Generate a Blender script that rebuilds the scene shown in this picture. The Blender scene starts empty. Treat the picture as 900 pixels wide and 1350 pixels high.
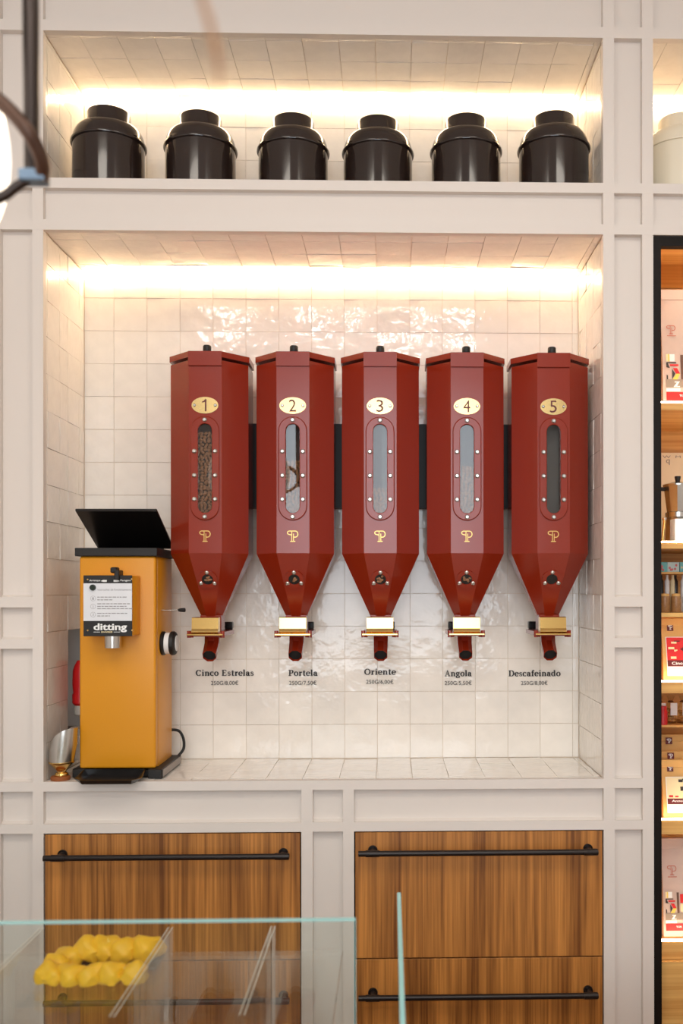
import bpy, bmesh, math, random
from mathutils import Vector, Matrix
random.seed(7)
scn = bpy.context.scene
COL = scn.collection

# ------------------------------------------------------------------ camera
CAM = Vector((0.0, -2.61, 1.5)); YAW, PIT, ROL = 0.024957, 0.000908, -0.000879
FPX, PPX, PPY = 1261.05, 546.12, 779.62
fw = Vector((math.sin(YAW)*math.cos(PIT), math.cos(YAW)*math.cos(PIT), math.sin(PIT)))
rt = Vector((math.cos(YAW), -math.sin(YAW), 0)); up = rt.cross(fw)
r2 = math.cos(ROL)*rt + math.sin(ROL)*up; u2 = -math.sin(ROL)*rt + math.cos(ROL)*up
cd = bpy.data.cameras.new('camera'); cam = bpy.data.objects.new('camera', cd); COL.objects.link(cam)
cam.matrix_world = Matrix(((r2.x, u2.x, -fw.x, CAM.x), (r2.y, u2.y, -fw.y, CAM.y), (r2.z, u2.z, -fw.z, CAM.z), (0, 0, 0, 1)))
cd.sensor_fit = 'VERTICAL'; cd.sensor_height = 36; cd.lens = FPX*36/1350
cd.shift_x = -(PPX-450)/1350; cd.shift_y = (PPY-675)/1350
cd.clip_start = 0.02
cd.dof.use_dof = True; cd.dof.focus_distance = 2.72; cd.dof.aperture_fstop = 3.2
scn.camera = cam

def W(px, py, Y):
    """point on the plane y=Y that the photograph shows at pixel (px,py)"""
    d = fw + r2*((px-PPX)/FPX) - u2*((py-PPY)/FPX)
    return CAM + d*((Y-CAM.y)/d.y)

# ------------------------------------------------------------------ world, lights, exposure
world = bpy.data.worlds.new('world'); scn.world = world; world.use_nodes = True
wb = world.node_tree.nodes['Background']; wb.inputs[0].default_value = (.75, .86, 1, 1); wb.inputs[1].default_value = 1.0
def area(name, loc, target, sx, sy, power, color):
    l = bpy.data.lights.new(name, 'AREA'); l.shape = 'RECTANGLE'; l.size = sx; l.size_y = sy; l.energy = power; l.color = color
    o = bpy.data.objects.new(name, l); COL.objects.link(o); o.location = loc
    o.rotation_euler = (Vector(target)-Vector(loc)).to_track_quat('-Z', 'Y').to_euler(); return o
area('shopfront_daylight', (-.1, -4.72, 2.02), (-.1, 0, 2.02), 1.9, 2.16, 76, (.86, .93, 1.0))
area('ceiling_panel_light', (-.9, -2.1, 3.46), (-.9, -1.9, 0), .9, .9, 22, (1.0, .92, .81))  # unseen pair of ceiling panels added as ambient fill
area('ceiling_panel_light', (.9, -2.1, 3.46), (.9, -1.9, 0), .9, .9, 22, (1.0, .92, .81))
for _x in (-1.1, -.5, .0, .42): area('ceiling_spot_light', (_x, -3.35, 3.44), (_x, -3.0, 0), .2, .2, 9, (1.0, .97, .93))  # unseen spots added to put small glints on the tiles
scn.view_settings.view_transform = 'Standard'; scn.view_settings.look = 'None'
scn.view_settings.exposure = -0.28; scn.cycles.transparent_max_bounces = 40; scn.view_settings.gamma = 1.0; scn.view_settings.use_curve_mapping = False
LED = (1.0, .73, .44)
LED_STRENGTH = 33

# ------------------------------------------------------------------ materials
def lin(c):
    return tuple(((v/255)/12.92 if v/255 <= .04045 else ((v/255+.055)/1.055)**2.4) for v in c) + (1,)
MATS = {}
def mat(name, rgb, rough=.5, metal=0, coat=0, var=0, bump=None, rnd=0, spec=None, mottle=None, emit=None, trans=0, subs=0):
    """var: noise colour variation; bump=(scale,strength,dist); rnd: per object value variation"""
    if name in MATS: return MATS[name]
    m = bpy.data.materials.new(name); m.use_nodes = True; nt = m.node_tree; b = nt.nodes['Principled BSDF']
    I = b.inputs; I['Base Color'].default_value = lin(rgb); I['Roughness'].default_value = rough; I['Metallic'].default_value = metal
    if coat: I['Coat Weight'].default_value = coat; I['Coat Roughness'].default_value = .06
    if spec is not None: I['Specular IOR Level'].default_value = spec
    if trans: I['Transmission Weight'].default_value = trans
    if subs: I['Subsurface Weight'].default_value = subs; I['Subsurface Radius'].default_value = (.01, .006, .003)
    if emit: I['Emission Color'].default_value = emit[0]+(1,); I['Emission Strength'].default_value = emit[1]
    tc = None
    def coords():
        nonlocal tc
        if tc is None: tc = nt.nodes.new('ShaderNodeTexCoord')
        return tc.outputs['Object']
    if var or rnd:
        hsv = nt.nodes.new('ShaderNodeHueSaturation'); hsv.inputs['Color'].default_value = lin(rgb)
        val = None
        if var:
            n = nt.nodes.new('ShaderNodeTexNoise'); n.inputs['Scale'].default_value = mottle or 60; n.inputs['Detail'].default_value = 4
            nt.links.new(coords(), n.inputs['Vector'])
            mr = nt.nodes.new('ShaderNodeMapRange'); mr.inputs[1].default_value = .3; mr.inputs[2].default_value = .7
            mr.inputs[3].default_value = 1-var; mr.inputs[4].default_value = 1+var
            nt.links.new(n.outputs['Fac'], mr.inputs[0]); val = mr.outputs[0]
        if rnd:
            oi = nt.nodes.new('ShaderNodeObjectInfo'); m2 = nt.nodes.new('ShaderNodeMapRange')
            m2.inputs[3].default_value = 1-rnd; m2.inputs[4].default_value = 1+rnd; nt.links.new(oi.outputs['Random'], m2.inputs[0])
            if val is None: val = m2.outputs[0]
            else:
                mu = nt.nodes.new('ShaderNodeMath'); mu.operation = 'MULTIPLY'
                nt.links.new(val, mu.inputs[0]); nt.links.new(m2.outputs[0], mu.inputs[1]); val = mu.outputs[0]
        nt.links.new(val, hsv.inputs['Value']); nt.links.new(hsv.outputs[0], I['Base Color'])
    if bump:
        n = nt.nodes.new('ShaderNodeTexNoise'); n.inputs['Scale'].default_value = bump[0]; n.inputs['Detail'].default_value = 2
        oi = nt.nodes.new('ShaderNodeObjectInfo'); ad = nt.nodes.new('ShaderNodeVectorMath'); ad.operation = 'MULTIPLY_ADD'
        cb = nt.nodes.new('ShaderNodeCombineXYZ')
        for k in range(3): nt.links.new(oi.outputs['Random'], cb.inputs[k])
        nt.links.new(cb.outputs[0], ad.inputs[0]); ad.inputs[1].default_value = (37, 53, 71); nt.links.new(coords(), ad.inputs[2])
        nt.links.new(ad.outputs[0], n.inputs['Vector'])
        bp = nt.nodes.new('ShaderNodeBump'); bp.inputs['Strength'].default_value = bump[1]; bp.inputs['Distance'].default_value = bump[2]
        nt.links.new(n.outputs['Fac'], bp.inputs['Height']); nt.links.new(bp.outputs[0], I['Normal'])
    MATS[name] = m; return m

def wood(name, dark, light, scale=1.0, rough=.4, axis=2, coord='Object'):
    if name in MATS: return MATS[name]
    m = bpy.data.materials.new(name); m.use_nodes = True; nt = m.node_tree; b = nt.nodes['Principled BSDF']
    tc = nt.nodes.new('ShaderNodeTexCoord'); mp = nt.nodes.new('ShaderNodeMapping')
    oi = nt.nodes.new('ShaderNodeObjectInfo'); cb = nt.nodes.new('ShaderNodeCombineXYZ'); ad = nt.nodes.new('ShaderNodeVectorMath'); ad.operation = 'MULTIPLY_ADD'
    for k in range(3): nt.links.new(oi.outputs['Random'], cb.inputs[k])
    nt.links.new(cb.outputs[0], ad.inputs[0]); ad.inputs[1].default_value = (9, 5, 7); nt.links.new(tc.outputs[coord], ad.inputs[2])
    nt.links.new(ad.outputs[0], mp.inputs['Vector'])
    s = [26*scale]*3; s[axis] = 1.1*scale; mp.inputs['Scale'].default_value = s
    n1 = nt.nodes.new('ShaderNodeTexNoise'); n1.inputs['Scale'].default_value = 1.0; n1.inputs['Detail'].default_value = 5; n1.inputs['Distortion'].default_value = .5
    nt.links.new(mp.outputs[0], n1.inputs['Vector'])
    mp2 = nt.nodes.new('ShaderNodeMapping'); s2 = [150*scale]*3; s2[axis] = 2.5*scale; mp2.inputs['Scale'].default_value = s2
    nt.links.new(ad.outputs[0], mp2.inputs['Vector'])
    n2 = nt.nodes.new('ShaderNodeTexNoise'); n2.inputs['Scale'].default_value = 1.0; n2.inputs['Detail'].default_value = 3; nt.links.new(mp2.outputs[0], n2.inputs['Vector'])
    mx = nt.nodes.new('ShaderNodeMath'); mx.operation = 'MULTIPLY_ADD'; mx.inputs[1].default_value = .45; nt.links.new(n2.outputs['Fac'], mx.inputs[0])
    h = nt.nodes.new('ShaderNodeMath'); h.operation = 'MULTIPLY'; h.inputs[1].default_value = .6; nt.links.new(n1.outputs['Fac'], h.inputs[0]); nt.links.new(h.outputs[0], mx.inputs[2])
    cr = nt.nodes.new('ShaderNodeValToRGB'); cr.color_ramp.elements[0].position = .38; cr.color_ramp.elements[0].color = lin(dark)
    cr.color_ramp.elements[1].position = .66; cr.color_ramp.elements[1].color = lin(light)
    nt.links.new(mx.outputs[0], cr.inputs[0]); nt.links.new(cr.outputs[0], b.inputs['Base Color'])
    b.inputs['Roughness'].default_value = rough
    MATS[name] = m; return m

def glass(name, tint=(.96, .99, .98), refl=1.5, rough=.0):
    """thin pane: clear with real surface reflection"""
    if name in MATS: return MATS[name]
    m = bpy.data.materials.new(name); m.use_nodes = True; nt = m.node_tree; nt.nodes.clear()
    out = nt.nodes.new('ShaderNodeOutputMaterial'); t = nt.nodes.new('ShaderNodeBsdfTransparent'); t.inputs[0].default_value = tint+(1,)
    g = nt.nodes.new('ShaderNodeBsdfGlossy'); g.inputs['Roughness'].default_value = rough
    f = nt.nodes.new('ShaderNodeFresnel')
    ge = nt.nodes.new('ShaderNodeNewGeometry'); mr = nt.nodes.new('ShaderNodeMapRange'); mr.inputs[3].default_value = refl; mr.inputs[4].default_value = 1/refl
    nt.links.new(ge.outputs['Backfacing'], mr.inputs[0]); nt.links.new(mr.outputs[0], f.inputs[0])   # same reflectance on both faces of the pane
    mx = nt.nodes.new('ShaderNodeMixShader'); nt.links.new(f.outputs[0], mx.inputs[0]); nt.links.new(t.outputs[0], mx.inputs[1]); nt.links.new(g.outputs[0], mx.inputs[2])
    nt.links.new(mx.outputs[0], out.inputs[0]); MATS[name] = m; return m

M_FRAME = mat('cream_paint', (225, 216, 208), .55, bump=(900, .06, .001))
M_TILE = mat('glazed_tile', (246, 239, 229), .09, var=.03, mottle=2, bump=(2.8, .75, .0017), rnd=.03, spec=.55)
M_GROUT = mat('grout', (234, 218, 198), .9)
M_RED = mat('oxblood_lacquer', (141, 40, 17), .2, var=.06, mottle=900)
M_REDIN = mat('hopper_inside', (60, 26, 18), .6)
M_BLACK = mat('black_paint', (20, 18, 17), .5)
M_BLACKG = mat('black_gloss', (24, 21, 20), .22)
M_TIN = mat('dark_brown_enamel', (40, 29, 25), .13, coat=.4, bump=(8, .12, .004))
M_CREAMTIN = mat('cream_enamel', (232, 222, 200), .3)
M_BRASS = mat('brass', (232, 196, 122), .14, 1)
M_BRASSB = mat('brushed_brass', (228, 198, 136), .22, 1)
M_STEEL = mat('steel', (205, 203, 198), .25, 1)
M_GOLD = mat('gold_print', (222, 184, 104), .3, .7)
M_YEL = mat('yellow_enamel', (222, 148, 22), .38, var=.03, mottle=500)
M_WALNUT = wood('walnut_veneer', (114, 66, 24), (206, 138, 66), 1.0, .42)
M_OAK = wood('oak_board', (206, 142, 70), (242, 194, 116), .8, .45, axis=0)
M_BEAN = mat('roasted_bean', (140, 94, 58), .4, var=.3, mottle=180)
M_INK = mat('black_vinyl', (32, 27, 25), .5)
M_PLASTIC = glass('clear_acrylic', (.93, .93, .92), 1.5)
M_GLASS = glass('clear_glass', (.93, .975, .965), 1.52)
M_CLEAR = glass('water_white_glass', (.985, .985, .98), 1.45)
M_GEDGE = mat('green_glass_edge', (150, 205, 205), .25, spec=.6)
M_WHITE = mat('white_print', (240, 240, 238), .5)
M_BLUEW = mat('label_white', (226, 228, 232), .45)
M_GREY = mat('grey_print', (150, 148, 150), .6)
M_MAROON = mat('maroon_print', (96, 22, 24), .5)
M_REDP = mat('red_print', (214, 34, 34), .5)
M_YELP = mat('yellow_print', (238, 208, 92), .5)
M_CREAMP = mat('cream_print', (240, 222, 176), .5)
M_TAUPE = mat('taupe_print', (150, 134, 120), .5)
M_DARKP = mat('dark_print', (52, 42, 40), .5)
M_TERRA = mat('terracotta_print', (196, 98, 74), .5)
M_PAPERBAG = mat('pale_bag_paper', (206, 182, 170), .6, var=.03, mottle=20, bump=(30, .25, .004))
M_KRAFT = mat('kraft_paper', (216, 168, 100), .65, var=.04, mottle=30, bump=(26, .2, .003))
M_BRONZE = mat('dark_bronze', (58, 50, 46), .32, .85)
M_LED = mat('led_diffuser', (255, 250, 240), .5, emit=(LED, LED_STRENGTH))

# ------------------------------------------------------------------ geometry helpers
def tag(o, label=None, cat=None, group=None, kind=None):
    if label: o['label'] = label
    if cat: o['category'] = cat
    if group: o['group'] = group
    if kind: o['kind'] = kind
    return o
def thing(name, loc, label=None, cat=None, group=None, kind=None):
    o = bpy.data.objects.new(name, None); COL.objects.link(o); o.location = loc; o.empty_display_size = .05
    return tag(o, label, cat, group, kind)
def wloc(o):
    v = Vector((0, 0, 0))
    while o: v = v+Vector(o.location); o = o.parent
    return v
def obj(name, bm, m, parent=None, smooth=False, base=None, recalc=True):
    """link bm (world coordinates) as one mesh object; smooth: autosmooth angle in degrees or False"""
    if recalc: bmesh.ops.recalc_face_normals(bm, faces=bm.faces)
    if smooth:
        a = math.radians(smooth if smooth is not True else 40)
        for f in bm.faces: f.smooth = True
        for e in bm.edges:
            if len(e.link_faces) == 2 and e.calc_face_angle(0) > a: e.smooth = False
    if parent is not None: off = wloc(parent)
    else:
        if base is None:
            xs = [v.co for v in bm.verts]; base = (sum(v.x for v in xs)/len(xs), sum(v.y for v in xs)/len(xs), min(v.z for v in xs))
        off = Vector(base)
    bmesh.ops.translate(bm, verts=bm.verts, vec=-off)
    me = bpy.data.meshes.new(name); bm.to_mesh(me); bm.free()
    o = bpy.data.objects.new(name, me); COL.objects.link(o)
    if m: me.materials.append(m)
    if parent is not None: o.parent = parent
    else: o.location = off
    return o
def B(): return bmesh.new()
def box(bm, x0, x1, y0, y1, z0, z1, bev=0, seg=2):
    r = bmesh.ops.create_cube(bm, size=1); vs = r['verts']
    for v in vs: v.co = Vector(((x0+x1)/2+v.co.x*(x1-x0), (y0+y1)/2+v.co.y*(y1-y0), (z0+z1)/2+v.co.z*(z1-z0)))
    if bev:
        es = list({e for v in vs for e in v.link_edges}); bmesh.ops.bevel(bm, geom=es, offset=bev, segments=seg, affect='EDGES', profile=.5)
    return bm
def cyl(bm, p0, p1, r0, r1=None, n=20, cap=True):
    r1 = r0 if r1 is None else r1; p0 = Vector(p0); p1 = Vector(p1); d = (p1-p0)
    q = d.to_track_quat('Z', 'Y').to_matrix(); a = []; b = []
    for i in range(n):
        t = 2*math.pi*i/n; c = q @ Vector((math.cos(t), math.sin(t), 0)); a.append(bm.verts.new(p0+c*r0)); b.append(bm.verts.new(p1+c*r1))
    for i in range(n): bm.faces.new((a[i], a[(i+1) % n], b[(i+1) % n], b[i]))
    if cap: bm.faces.new(a[::-1]); bm.faces.new(b)
    return bm
def lathe(bm, prof, c, n=40, axis='Z'):
    """prof: [(r,h)], closed at r=0 ends"""
    c = Vector(c); rings = []
    for r, h in prof:
        if r < 1e-6:
            rings.append([bm.verts.new(c+(Vector((0, 0, h)) if axis == 'Z' else Vector((h, 0, 0)) if axis == 'X' else Vector((0, h, 0))))]); continue
        ring = []
        for i in range(n):
            t = 2*math.pi*i/n; u, v = r*math.cos(t), r*math.sin(t)
            ring.append(bm.verts.new(c+(Vector((u, v, h)) if axis == 'Z' else Vector((h, u, v)) if axis == 'X' else Vector((u, h, v)))))
        rings.append(ring)
    for a, b in zip(rings, rings[1:]):
        if len(a) == 1 and len(b) == 1: continue
        for i in range(n):
            j = (i+1) % n
            if len(a) == 1: bm.faces.new((a[0], b[i], b[j]))
            elif len(b) == 1: bm.faces.new((a[i], a[j], b[0]))
            else: bm.faces.new((a[i], a[j], b[j], b[i]))
    return bm
def tube(bm, pts, r, n=12, closed=False):
    pts = [Vector(p) for p in pts]; rings = []
    rs = r if isinstance(r, (list, tuple)) else [r]*len(pts)
    prev = None
    for i, p in enumerate(pts):
        d = (pts[min(i+1, len(pts)-1)]-pts[max(i-1, 0)]).normalized()
        if prev is None: x = d.orthogonal().normalized()
        else: x = (prev-d*prev.dot(d)).normalized()
        prev = x; y = d.cross(x)
        rings.append([bm.verts.new(p+(x*math.cos(2*math.pi*k/n)+y*math.sin(2*math.pi*k/n))*rs[i]) for k in range(n)])
    for a, b in zip(rings, rings[1:]):
        for k in range(n): bm.faces.new((a[k], a[(k+1) % n], b[(k+1) % n], b[k]))
    bm.faces.new(rings[0][::-1]); bm.faces.new(rings[-1]); return bm
def smoothpath(pts, n=6):
    P = [Vector(p) for p in pts]; out = []
    for i in range(len(P)-1):
        p0, p1, p2, p3 = P[max(i-1, 0)], P[i], P[i+1], P[min(i+2, len(P)-1)]
        for k in range(n):
            t = k/n; out.append(.5*((2*p1)+(p2-p0)*t+(2*p0-5*p1+4*p2-p3)*t*t+(3*p1-p0-3*p2+p3)*t**3))
    out.append(P[-1]); return out
def prism(bm, poly, y0, y1):
    """polygon in xz extruded along y"""
    a = [bm.verts.new((x, y0, z)) for x, z in poly]; b = [bm.verts.new((x, y1, z)) for x, z in poly]; n = len(poly)
    bm.faces.new(a); bm.faces.new(b[::-1])
    for i in range(n): bm.faces.new((a[i], b[i], b[(i+1) % n], a[(i+1) % n]))
    return bm
def ellipsoid(bm, c, rx, ry, rz, rot=None, sub=1):
    r = bmesh.ops.create_icosphere(bm, subdivisions=sub, radius=1)
    R = rot.to_matrix() if rot else Matrix.Identity(3)
    for v in r['verts']: v.co = Vector(c)+R @ Vector((v.co.x*rx, v.co.y*ry, v.co.z*rz))
    return bm
def stadium(cx, z0, z1, r, n=10):
    p = []
    for i in range(n+1): t = math.pi*i/n; p.append((cx+r*math.cos(t), z1-r+r*math.sin(t)))
    for i in range(n+1): t = math.pi+math.pi*i/n; p.append((cx+r*math.cos(t), z0+r+r*math.sin(t)))
    return p
def ringprism(bm, outer, inner, y0, y1):
    """plate with a hole: equal-length loops in xz"""
    n = len(outer); vs = [[bm.verts.new((x, y, z)) for x, z in L] for L, y in ((outer, y0), (inner, y0), (inner, y1), (outer, y1))]
    for a, b in zip(vs, vs[1:]+vs[:1]):
        for i in range(n): bm.faces.new((a[i], a[(i+1) % n], b[(i+1) % n], b[i]))
    return bm

class Plane2D:
    """maps flat u,v drawing to the world; nrm points at the viewer"""
    def __init__(s, o, u=(1, 0, 0), v=(0, 0, 1)):
        s.o = Vector(o); s.u = Vector(u).normalized(); s.v = Vector(v).normalized(); s.n = s.u.cross(s.v)
    def __call__(s, a, b, h=0): return s.o+s.u*a+s.v*b+s.n*h
def flat(bm, P, poly, h=.0004):
    bm.faces.new([bm.verts.new(P(a, b, h)) for a, b in poly]); return bm
def rect(bm, P, a0, a1, b0, b1, h=.0004): return flat(bm, P, [(a0, b0), (a1, b0), (a1, b1), (a0, b1)], h)
def ribbon(bm, P, pts, w, h=.0004):
    ws = w if isinstance(w, (list, tuple)) else [w]*len(pts); L = []; Rr = []
    for i, (x, y) in enumerate(pts):
        x0, y0 = pts[max(i-1, 0)]; x1, y1 = pts[min(i+1, len(pts)-1)]; d = math.hypot(x1-x0, y1-y0) or 1
        nx, ny = -(y1-y0)/d, (x1-x0)/d
        L.append(bm.verts.new(P(x+nx*ws[i]/2, y+ny*ws[i]/2, h))); Rr.append(bm.verts.new(P(x-nx*ws[i]/2, y-ny*ws[i]/2, h)))
    for i in range(len(pts)-1): bm.faces.new((L[i], Rr[i], Rr[i+1], L[i+1]))
    return bm
def arcpts(cx, cy, rx, ry, a0, a1, n=14):
    return [(cx+rx*math.cos(math.radians(a0+(a1-a0)*i/n)), cy+ry*math.sin(math.radians(a0+(a1-a0)*i/n))) for i in range(n+1)]
def logo(bm, P, cx, z0, h, w=.075, hh=.0004):
    """the curled P monogram, height h, standing on z0"""
    S = lambda pts: [(cx+(x-.5)*h, z0+y*h) for x, y in pts]
    ribbon(bm, P, S([(.42, .03), (.42, .98)]), w*h*.8, hh); ribbon(bm, P, S([(.58, .03), (.58, .75)]), w*h*.8, hh)
    ribbon(bm, P, S([(.28, .03), (.74, .03)]), w*h*1.1, hh)
    ribbon(bm, P, S([(.58, .42)]+arcpts(.74, .70, .24, .28, -90, 90)+[(.4, .98)]), w*h, hh)
    ribbon(bm, P, S([(.42, .98)]+arcpts(.22, .82, .2, .16, 90, 270)+[(.38, .62)]), w*h, hh)
    return bm
def font_mesh(bm, P, text, a0, a1, b0, height=None, bold=0, h=.0005, align='L'):
    """built-in sans lettering scaled to run from a0 to a1 (height optional = cap height)"""
    cu = bpy.data.curves.new('t', 'FONT'); cu.body = text; cu.size = 1; cu.offset = bold; cu.resolution_u = 3
    ob = bpy.data.objects.new('t', cu); COL.objects.link(ob); dg = bpy.context.evaluated_depsgraph_get(); dg.update()
    me = bpy.data.meshes.new_from_object(ob.evaluated_get(dg)); bpy.data.objects.remove(ob); bpy.data.curves.remove(cu)
    xs = [v.co.x for v in me.vertices]; ys = [v.co.y for v in me.vertices]
    if not xs: return bm
    sx = (a1-a0)/(max(xs)-min(xs)); sy = sx if height is None else height/(max(ys)-min(ys)); x0 = min(xs); y0 = min(ys) if height else 0
    vs = [bm.verts.new(P(a0+(v.co.x-x0)*sx, b0+(v.co.y-y0)*sy, h)) for v in me.vertices]
    for p in me.polygons:
        try: bm.faces.new([vs[i] for i in p.vertices])
        except ValueError: pass
    bpy.data.meshes.remove(me); return bm

# --- a small book serif alphabet drawn with strokes (x-height 1)
TH, TN = .35, .15
def _arc(cx, cy, rx, ry, a0, a1):
    pts = arcpts(cx, cy, rx, ry, a0, a1, 18); ws = [TN+(TH-TN)*abs(math.cos(math.radians(a0+(a1-a0)*i/18)))**1.3 for i in range(19)]
    return (pts, ws)
def _st(x, y0, y1, w=TH): return ([(x, y0), (x, y1)], w)
def _sf(x0, x1, y): return ([(x0, y), (x1, y)], TN)
GL = {
 'C': (1.35, [_arc(.72, .72, .56, .67, 40, 320), _st(1.18, .98, 1.38, .12), _st(1.16, .1, .38, .1)]),
 'i': (.62, [_st(.31, 0, 1), _sf(.04, .58, .05), _sf(.06, .31, .95), ([(.31, 1.22), (.31, 1.5)], .28)]),
 'n': (1.22, [_st(.31, 0, 1), _st(.93, 0, .68), _arc(.62, .62, .31, .33, 0, 180), _sf(.04, .55, .05), _sf(.7, 1.18, .05), _sf(.06, .31, .95)]),
 'c': (.95, [_arc(.52, .5, .4, .47, 45, 315), ([(.8, .62), (.8, .86)], .18)]),
 'o': (1.06, [_arc(.53, .5, .4, .47, 0, 360)]),
 'E': (1.32, [_st(.36, 0, 1.42), _sf(.05, 1.15, .05), _sf(.05, 1.12, 1.38), _sf(.36, .85, .74), _st(1.14, .05, .42, .12), _st(1.1, 1.05, 1.4, .12), _st(.86, .58, .92, .1)]),
 's': (.86, [(arcpts(.43, .73, .25, .22, 20, 250, 12)+arcpts(.43, .27, .28, .23, 80, -160, 12), [.1+.13*min(1, abs(i-0)/9) if i < 13 else .1+.13*min(1, (25-i)/9) for i in range(26)]), _st(.7, .7, .96, .1), _st(.14, .04, .3, .1)]),
 't': (.72, [_st(.34, .14, 1.3), _sf(.06, .66, .94), _arc(.52, .17, .18, .13, 180, 320)]),
 'r': (.85, [_st(.31, 0, 1), _sf(.04, .6, .05), _sf(.06, .31, .95), _arc(.62, .64, .26, .3, 60, 170), ([(.7, .72), (.7, .98)], .22)]),
 'e': (.98, [_arc(.52, .5, .4, .47, 0, 320), _sf(.16, .88, .53)]),
 'l': (.62, [_st(.31, 0, 1.5), _sf(.04, .58, .05), _sf(.06, .31, 1.45)]),
 'a': (1.02, [_st(.7, .12, .7), _arc(.45, .7, .25, .25, 0, 165), _arc(.42, .3, .25, .26, 60, 320), _arc(.86, .14, .14, .1, 180, 330), ([(.2, .62), (.2, .82)], .16), _sf(.4, .7, .58)]),
 'P': (1.25, [_st(.36, 0, 1.42), _sf(.05, .7, .05), _sf(.05, .75, 1.38), _sf(.4, .75, .66), _arc(.72, 1.02, .36, .36, -90, 90)]),
 'O': (1.5, [_arc(.75, .71, .6, .67, 0, 360)]),
 'A': (1.45, [([(.2, .05), (.7, 1.42)], .11), ([(.66, 1.45), (1.18, .05)], .28), _sf(.02, .5, .05), _sf(.88, 1.42, .05), _sf(.36, .98, .5)]),
 'g': (1.05, [_arc(.46, .66, .3, .3, 0, 360), _arc(.5, -.12, .4, .26, 0, 360), ([(.3, .38), (.24, .2), (.4, .12), (.75, .12)], .13), ([(.66, .84), (.82, .98), (1.0, .95)], .12)]),
 'D': (1.48, [_st(.36, 0, 1.42), _sf(.05, .75, .05), _sf(.05, .75, 1.38), _arc(.7, .71, .62, .67, -90, 90)]),
 'f': (.72, [_st(.33, 0, 1.2), _sf(.05, .62, .05), _sf(.06, .62, .94), _arc(.56, 1.2, .23, .26, 60, 180), ([(.66, 1.22), (.66, 1.46)], .18)]),
 'd': (1.18, [_st(.84, 0, 1.5), _sf(.84, 1.12, .05), _sf(.62, .84, 1.45), _arc(.5, .5, .38, .47, 20, 340)]),
 ' ': (.55, []),
}
def serif_text(bm, P, text, a0, a1, b0, xh, h=.0004):
    adv = sum(GL[c][0]+.1 for c in text); s = (a1-a0)/adv; x = a0
    sy = xh
    for c in text:
        w, strokes = GL[c]
        for pts, ws in strokes:
            k = (s+sy)/2
            ww = [v*k for v in ws] if isinstance(ws, (list, tuple)) else ws*k
            ribbon(bm, P, [(x+px*s, b0+py*sy) for px, py in pts], ww, h); h += .000004
        x += (w+.1)*s
    return bm

# ------------------------------------------------------------------ room shell
XL, XR, YB, YF, ZT = -2.5, 2.5, -4.75, .46, 3.5
def struct(name, bm, m, label, cat, parent=None, smooth=False): return tag(obj(name, bm, m, parent, smooth), label, cat, kind='structure')
M_FLOOR = mat('oiled_wood_floor', (152, 108, 74), .45, var=.12, mottle=12)
M_PLASTER = mat('white_plaster', (224, 220, 216), .85, bump=(60, .1, .002))
struct('floor', box(B(), XL-.1, XR+.1, YB-.1, YF+.1, -.1, 0), M_FLOOR, 'oiled wooden floor of the shop', 'floor')
struct('ceiling', box(B(), XL-.1, XR+.1, YB-.1, YF+.1, ZT, ZT+.1), M_PLASTER, 'plain plaster ceiling of the shop', 'ceiling')
struct('wall_left', box(B(), XL-.1, XL, YB-.1, YF+.1, 0, ZT), M_PLASTER, 'plain plaster wall on the left of the shop', 'wall')
struct('wall_right', box(B(), XR, XR+.1, YB-.1, YF+.1, 0, ZT), M_PLASTER, 'plain plaster wall on the right of the shop', 'wall')
struct('wall_rear', box(B(), XL, XR, YF, YF+.1, 0, ZT), M_PLASTER, 'plain wall behind the built-in cabinets', 'wall')
bm = B(); box(bm, XL, -1.1, YB-.1, YB, 0, ZT); box(bm, .9, XR, YB-.1, YB, 0, ZT); box(bm, -1.1, .9, YB-.1, YB, 0, .9); box(bm, -1.1, .9, YB-.1, YB, 3.15, ZT)
struct('wall_shopfront', bm, M_PLASTER, 'plaster shopfront wall with one wide window', 'wall')
wn = thing('window_1', (-.1, YB, .9), 'wide shopfront window letting in daylight', 'window', kind='structure')
bm = B()
for x in (-1.1, -.13, .84): box(bm, x, x+.06, YB-.05, YB-.01, .9, 3.15)
for z in (.9, 3.09): box(bm, -1.1, .9, YB-.05, YB-.01, z, z+.06)
obj('window_frame', bm, M_BLACK, wn)
for x0, x1 in ((-1.04, -.13), (-.07, .84)): obj('pane', box(B(), x0, x1, YB-.035, YB-.025, .96, 3.09), M_GLASS, wn)
for o in [o for o in bpy.data.objects if o.type == 'LIGHT' and o.name.startswith('ceiling_panel')]:
    l = o.data; hx, hy = l.size/2+.03, l.size_y/2+.03; x, y = o.location.x, o.location.y
    bm = B(); ringprism(bm, [(x-hx, -hy), (x+hx, -hy), (x+hx, hy), (x-hx, hy)], [(x-hx+.03, -hy+.03), (x+hx-.03, -hy+.03), (x+hx-.03, hy-.03), (x-hx+.03, hy-.03)], 3.47, 3.5)
    for v in bm.verts: v.co = Vector((v.co.x, y+v.co.z, v.co.y))
    k = 'left' if x < 0 else 'right'
    tag(obj('ceiling_light_frame', bm, M_WHITE), 'square white ceiling light frame, %s one of two' % k, 'ceiling light')
for i, o in enumerate([o for o in bpy.data.objects if o.type == 'LIGHT' and o.name.startswith('ceiling_spot')]):
    x, y = o.location.x, o.location.y; bm = B(); lathe(bm, [(.15, 3.43), (.165, 3.43), (.165, 3.5), (.15, 3.5), (.15, 3.43)], (x, y, 0), 32)
    tag(obj('spot_light_ring', bm, M_BLACK, smooth=40), 'round black ceiling spot ring, %s from the left in the row' % ['first', 'second', 'third', 'fourth'][i], 'ceiling light', 'ceiling spot rings')

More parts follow.
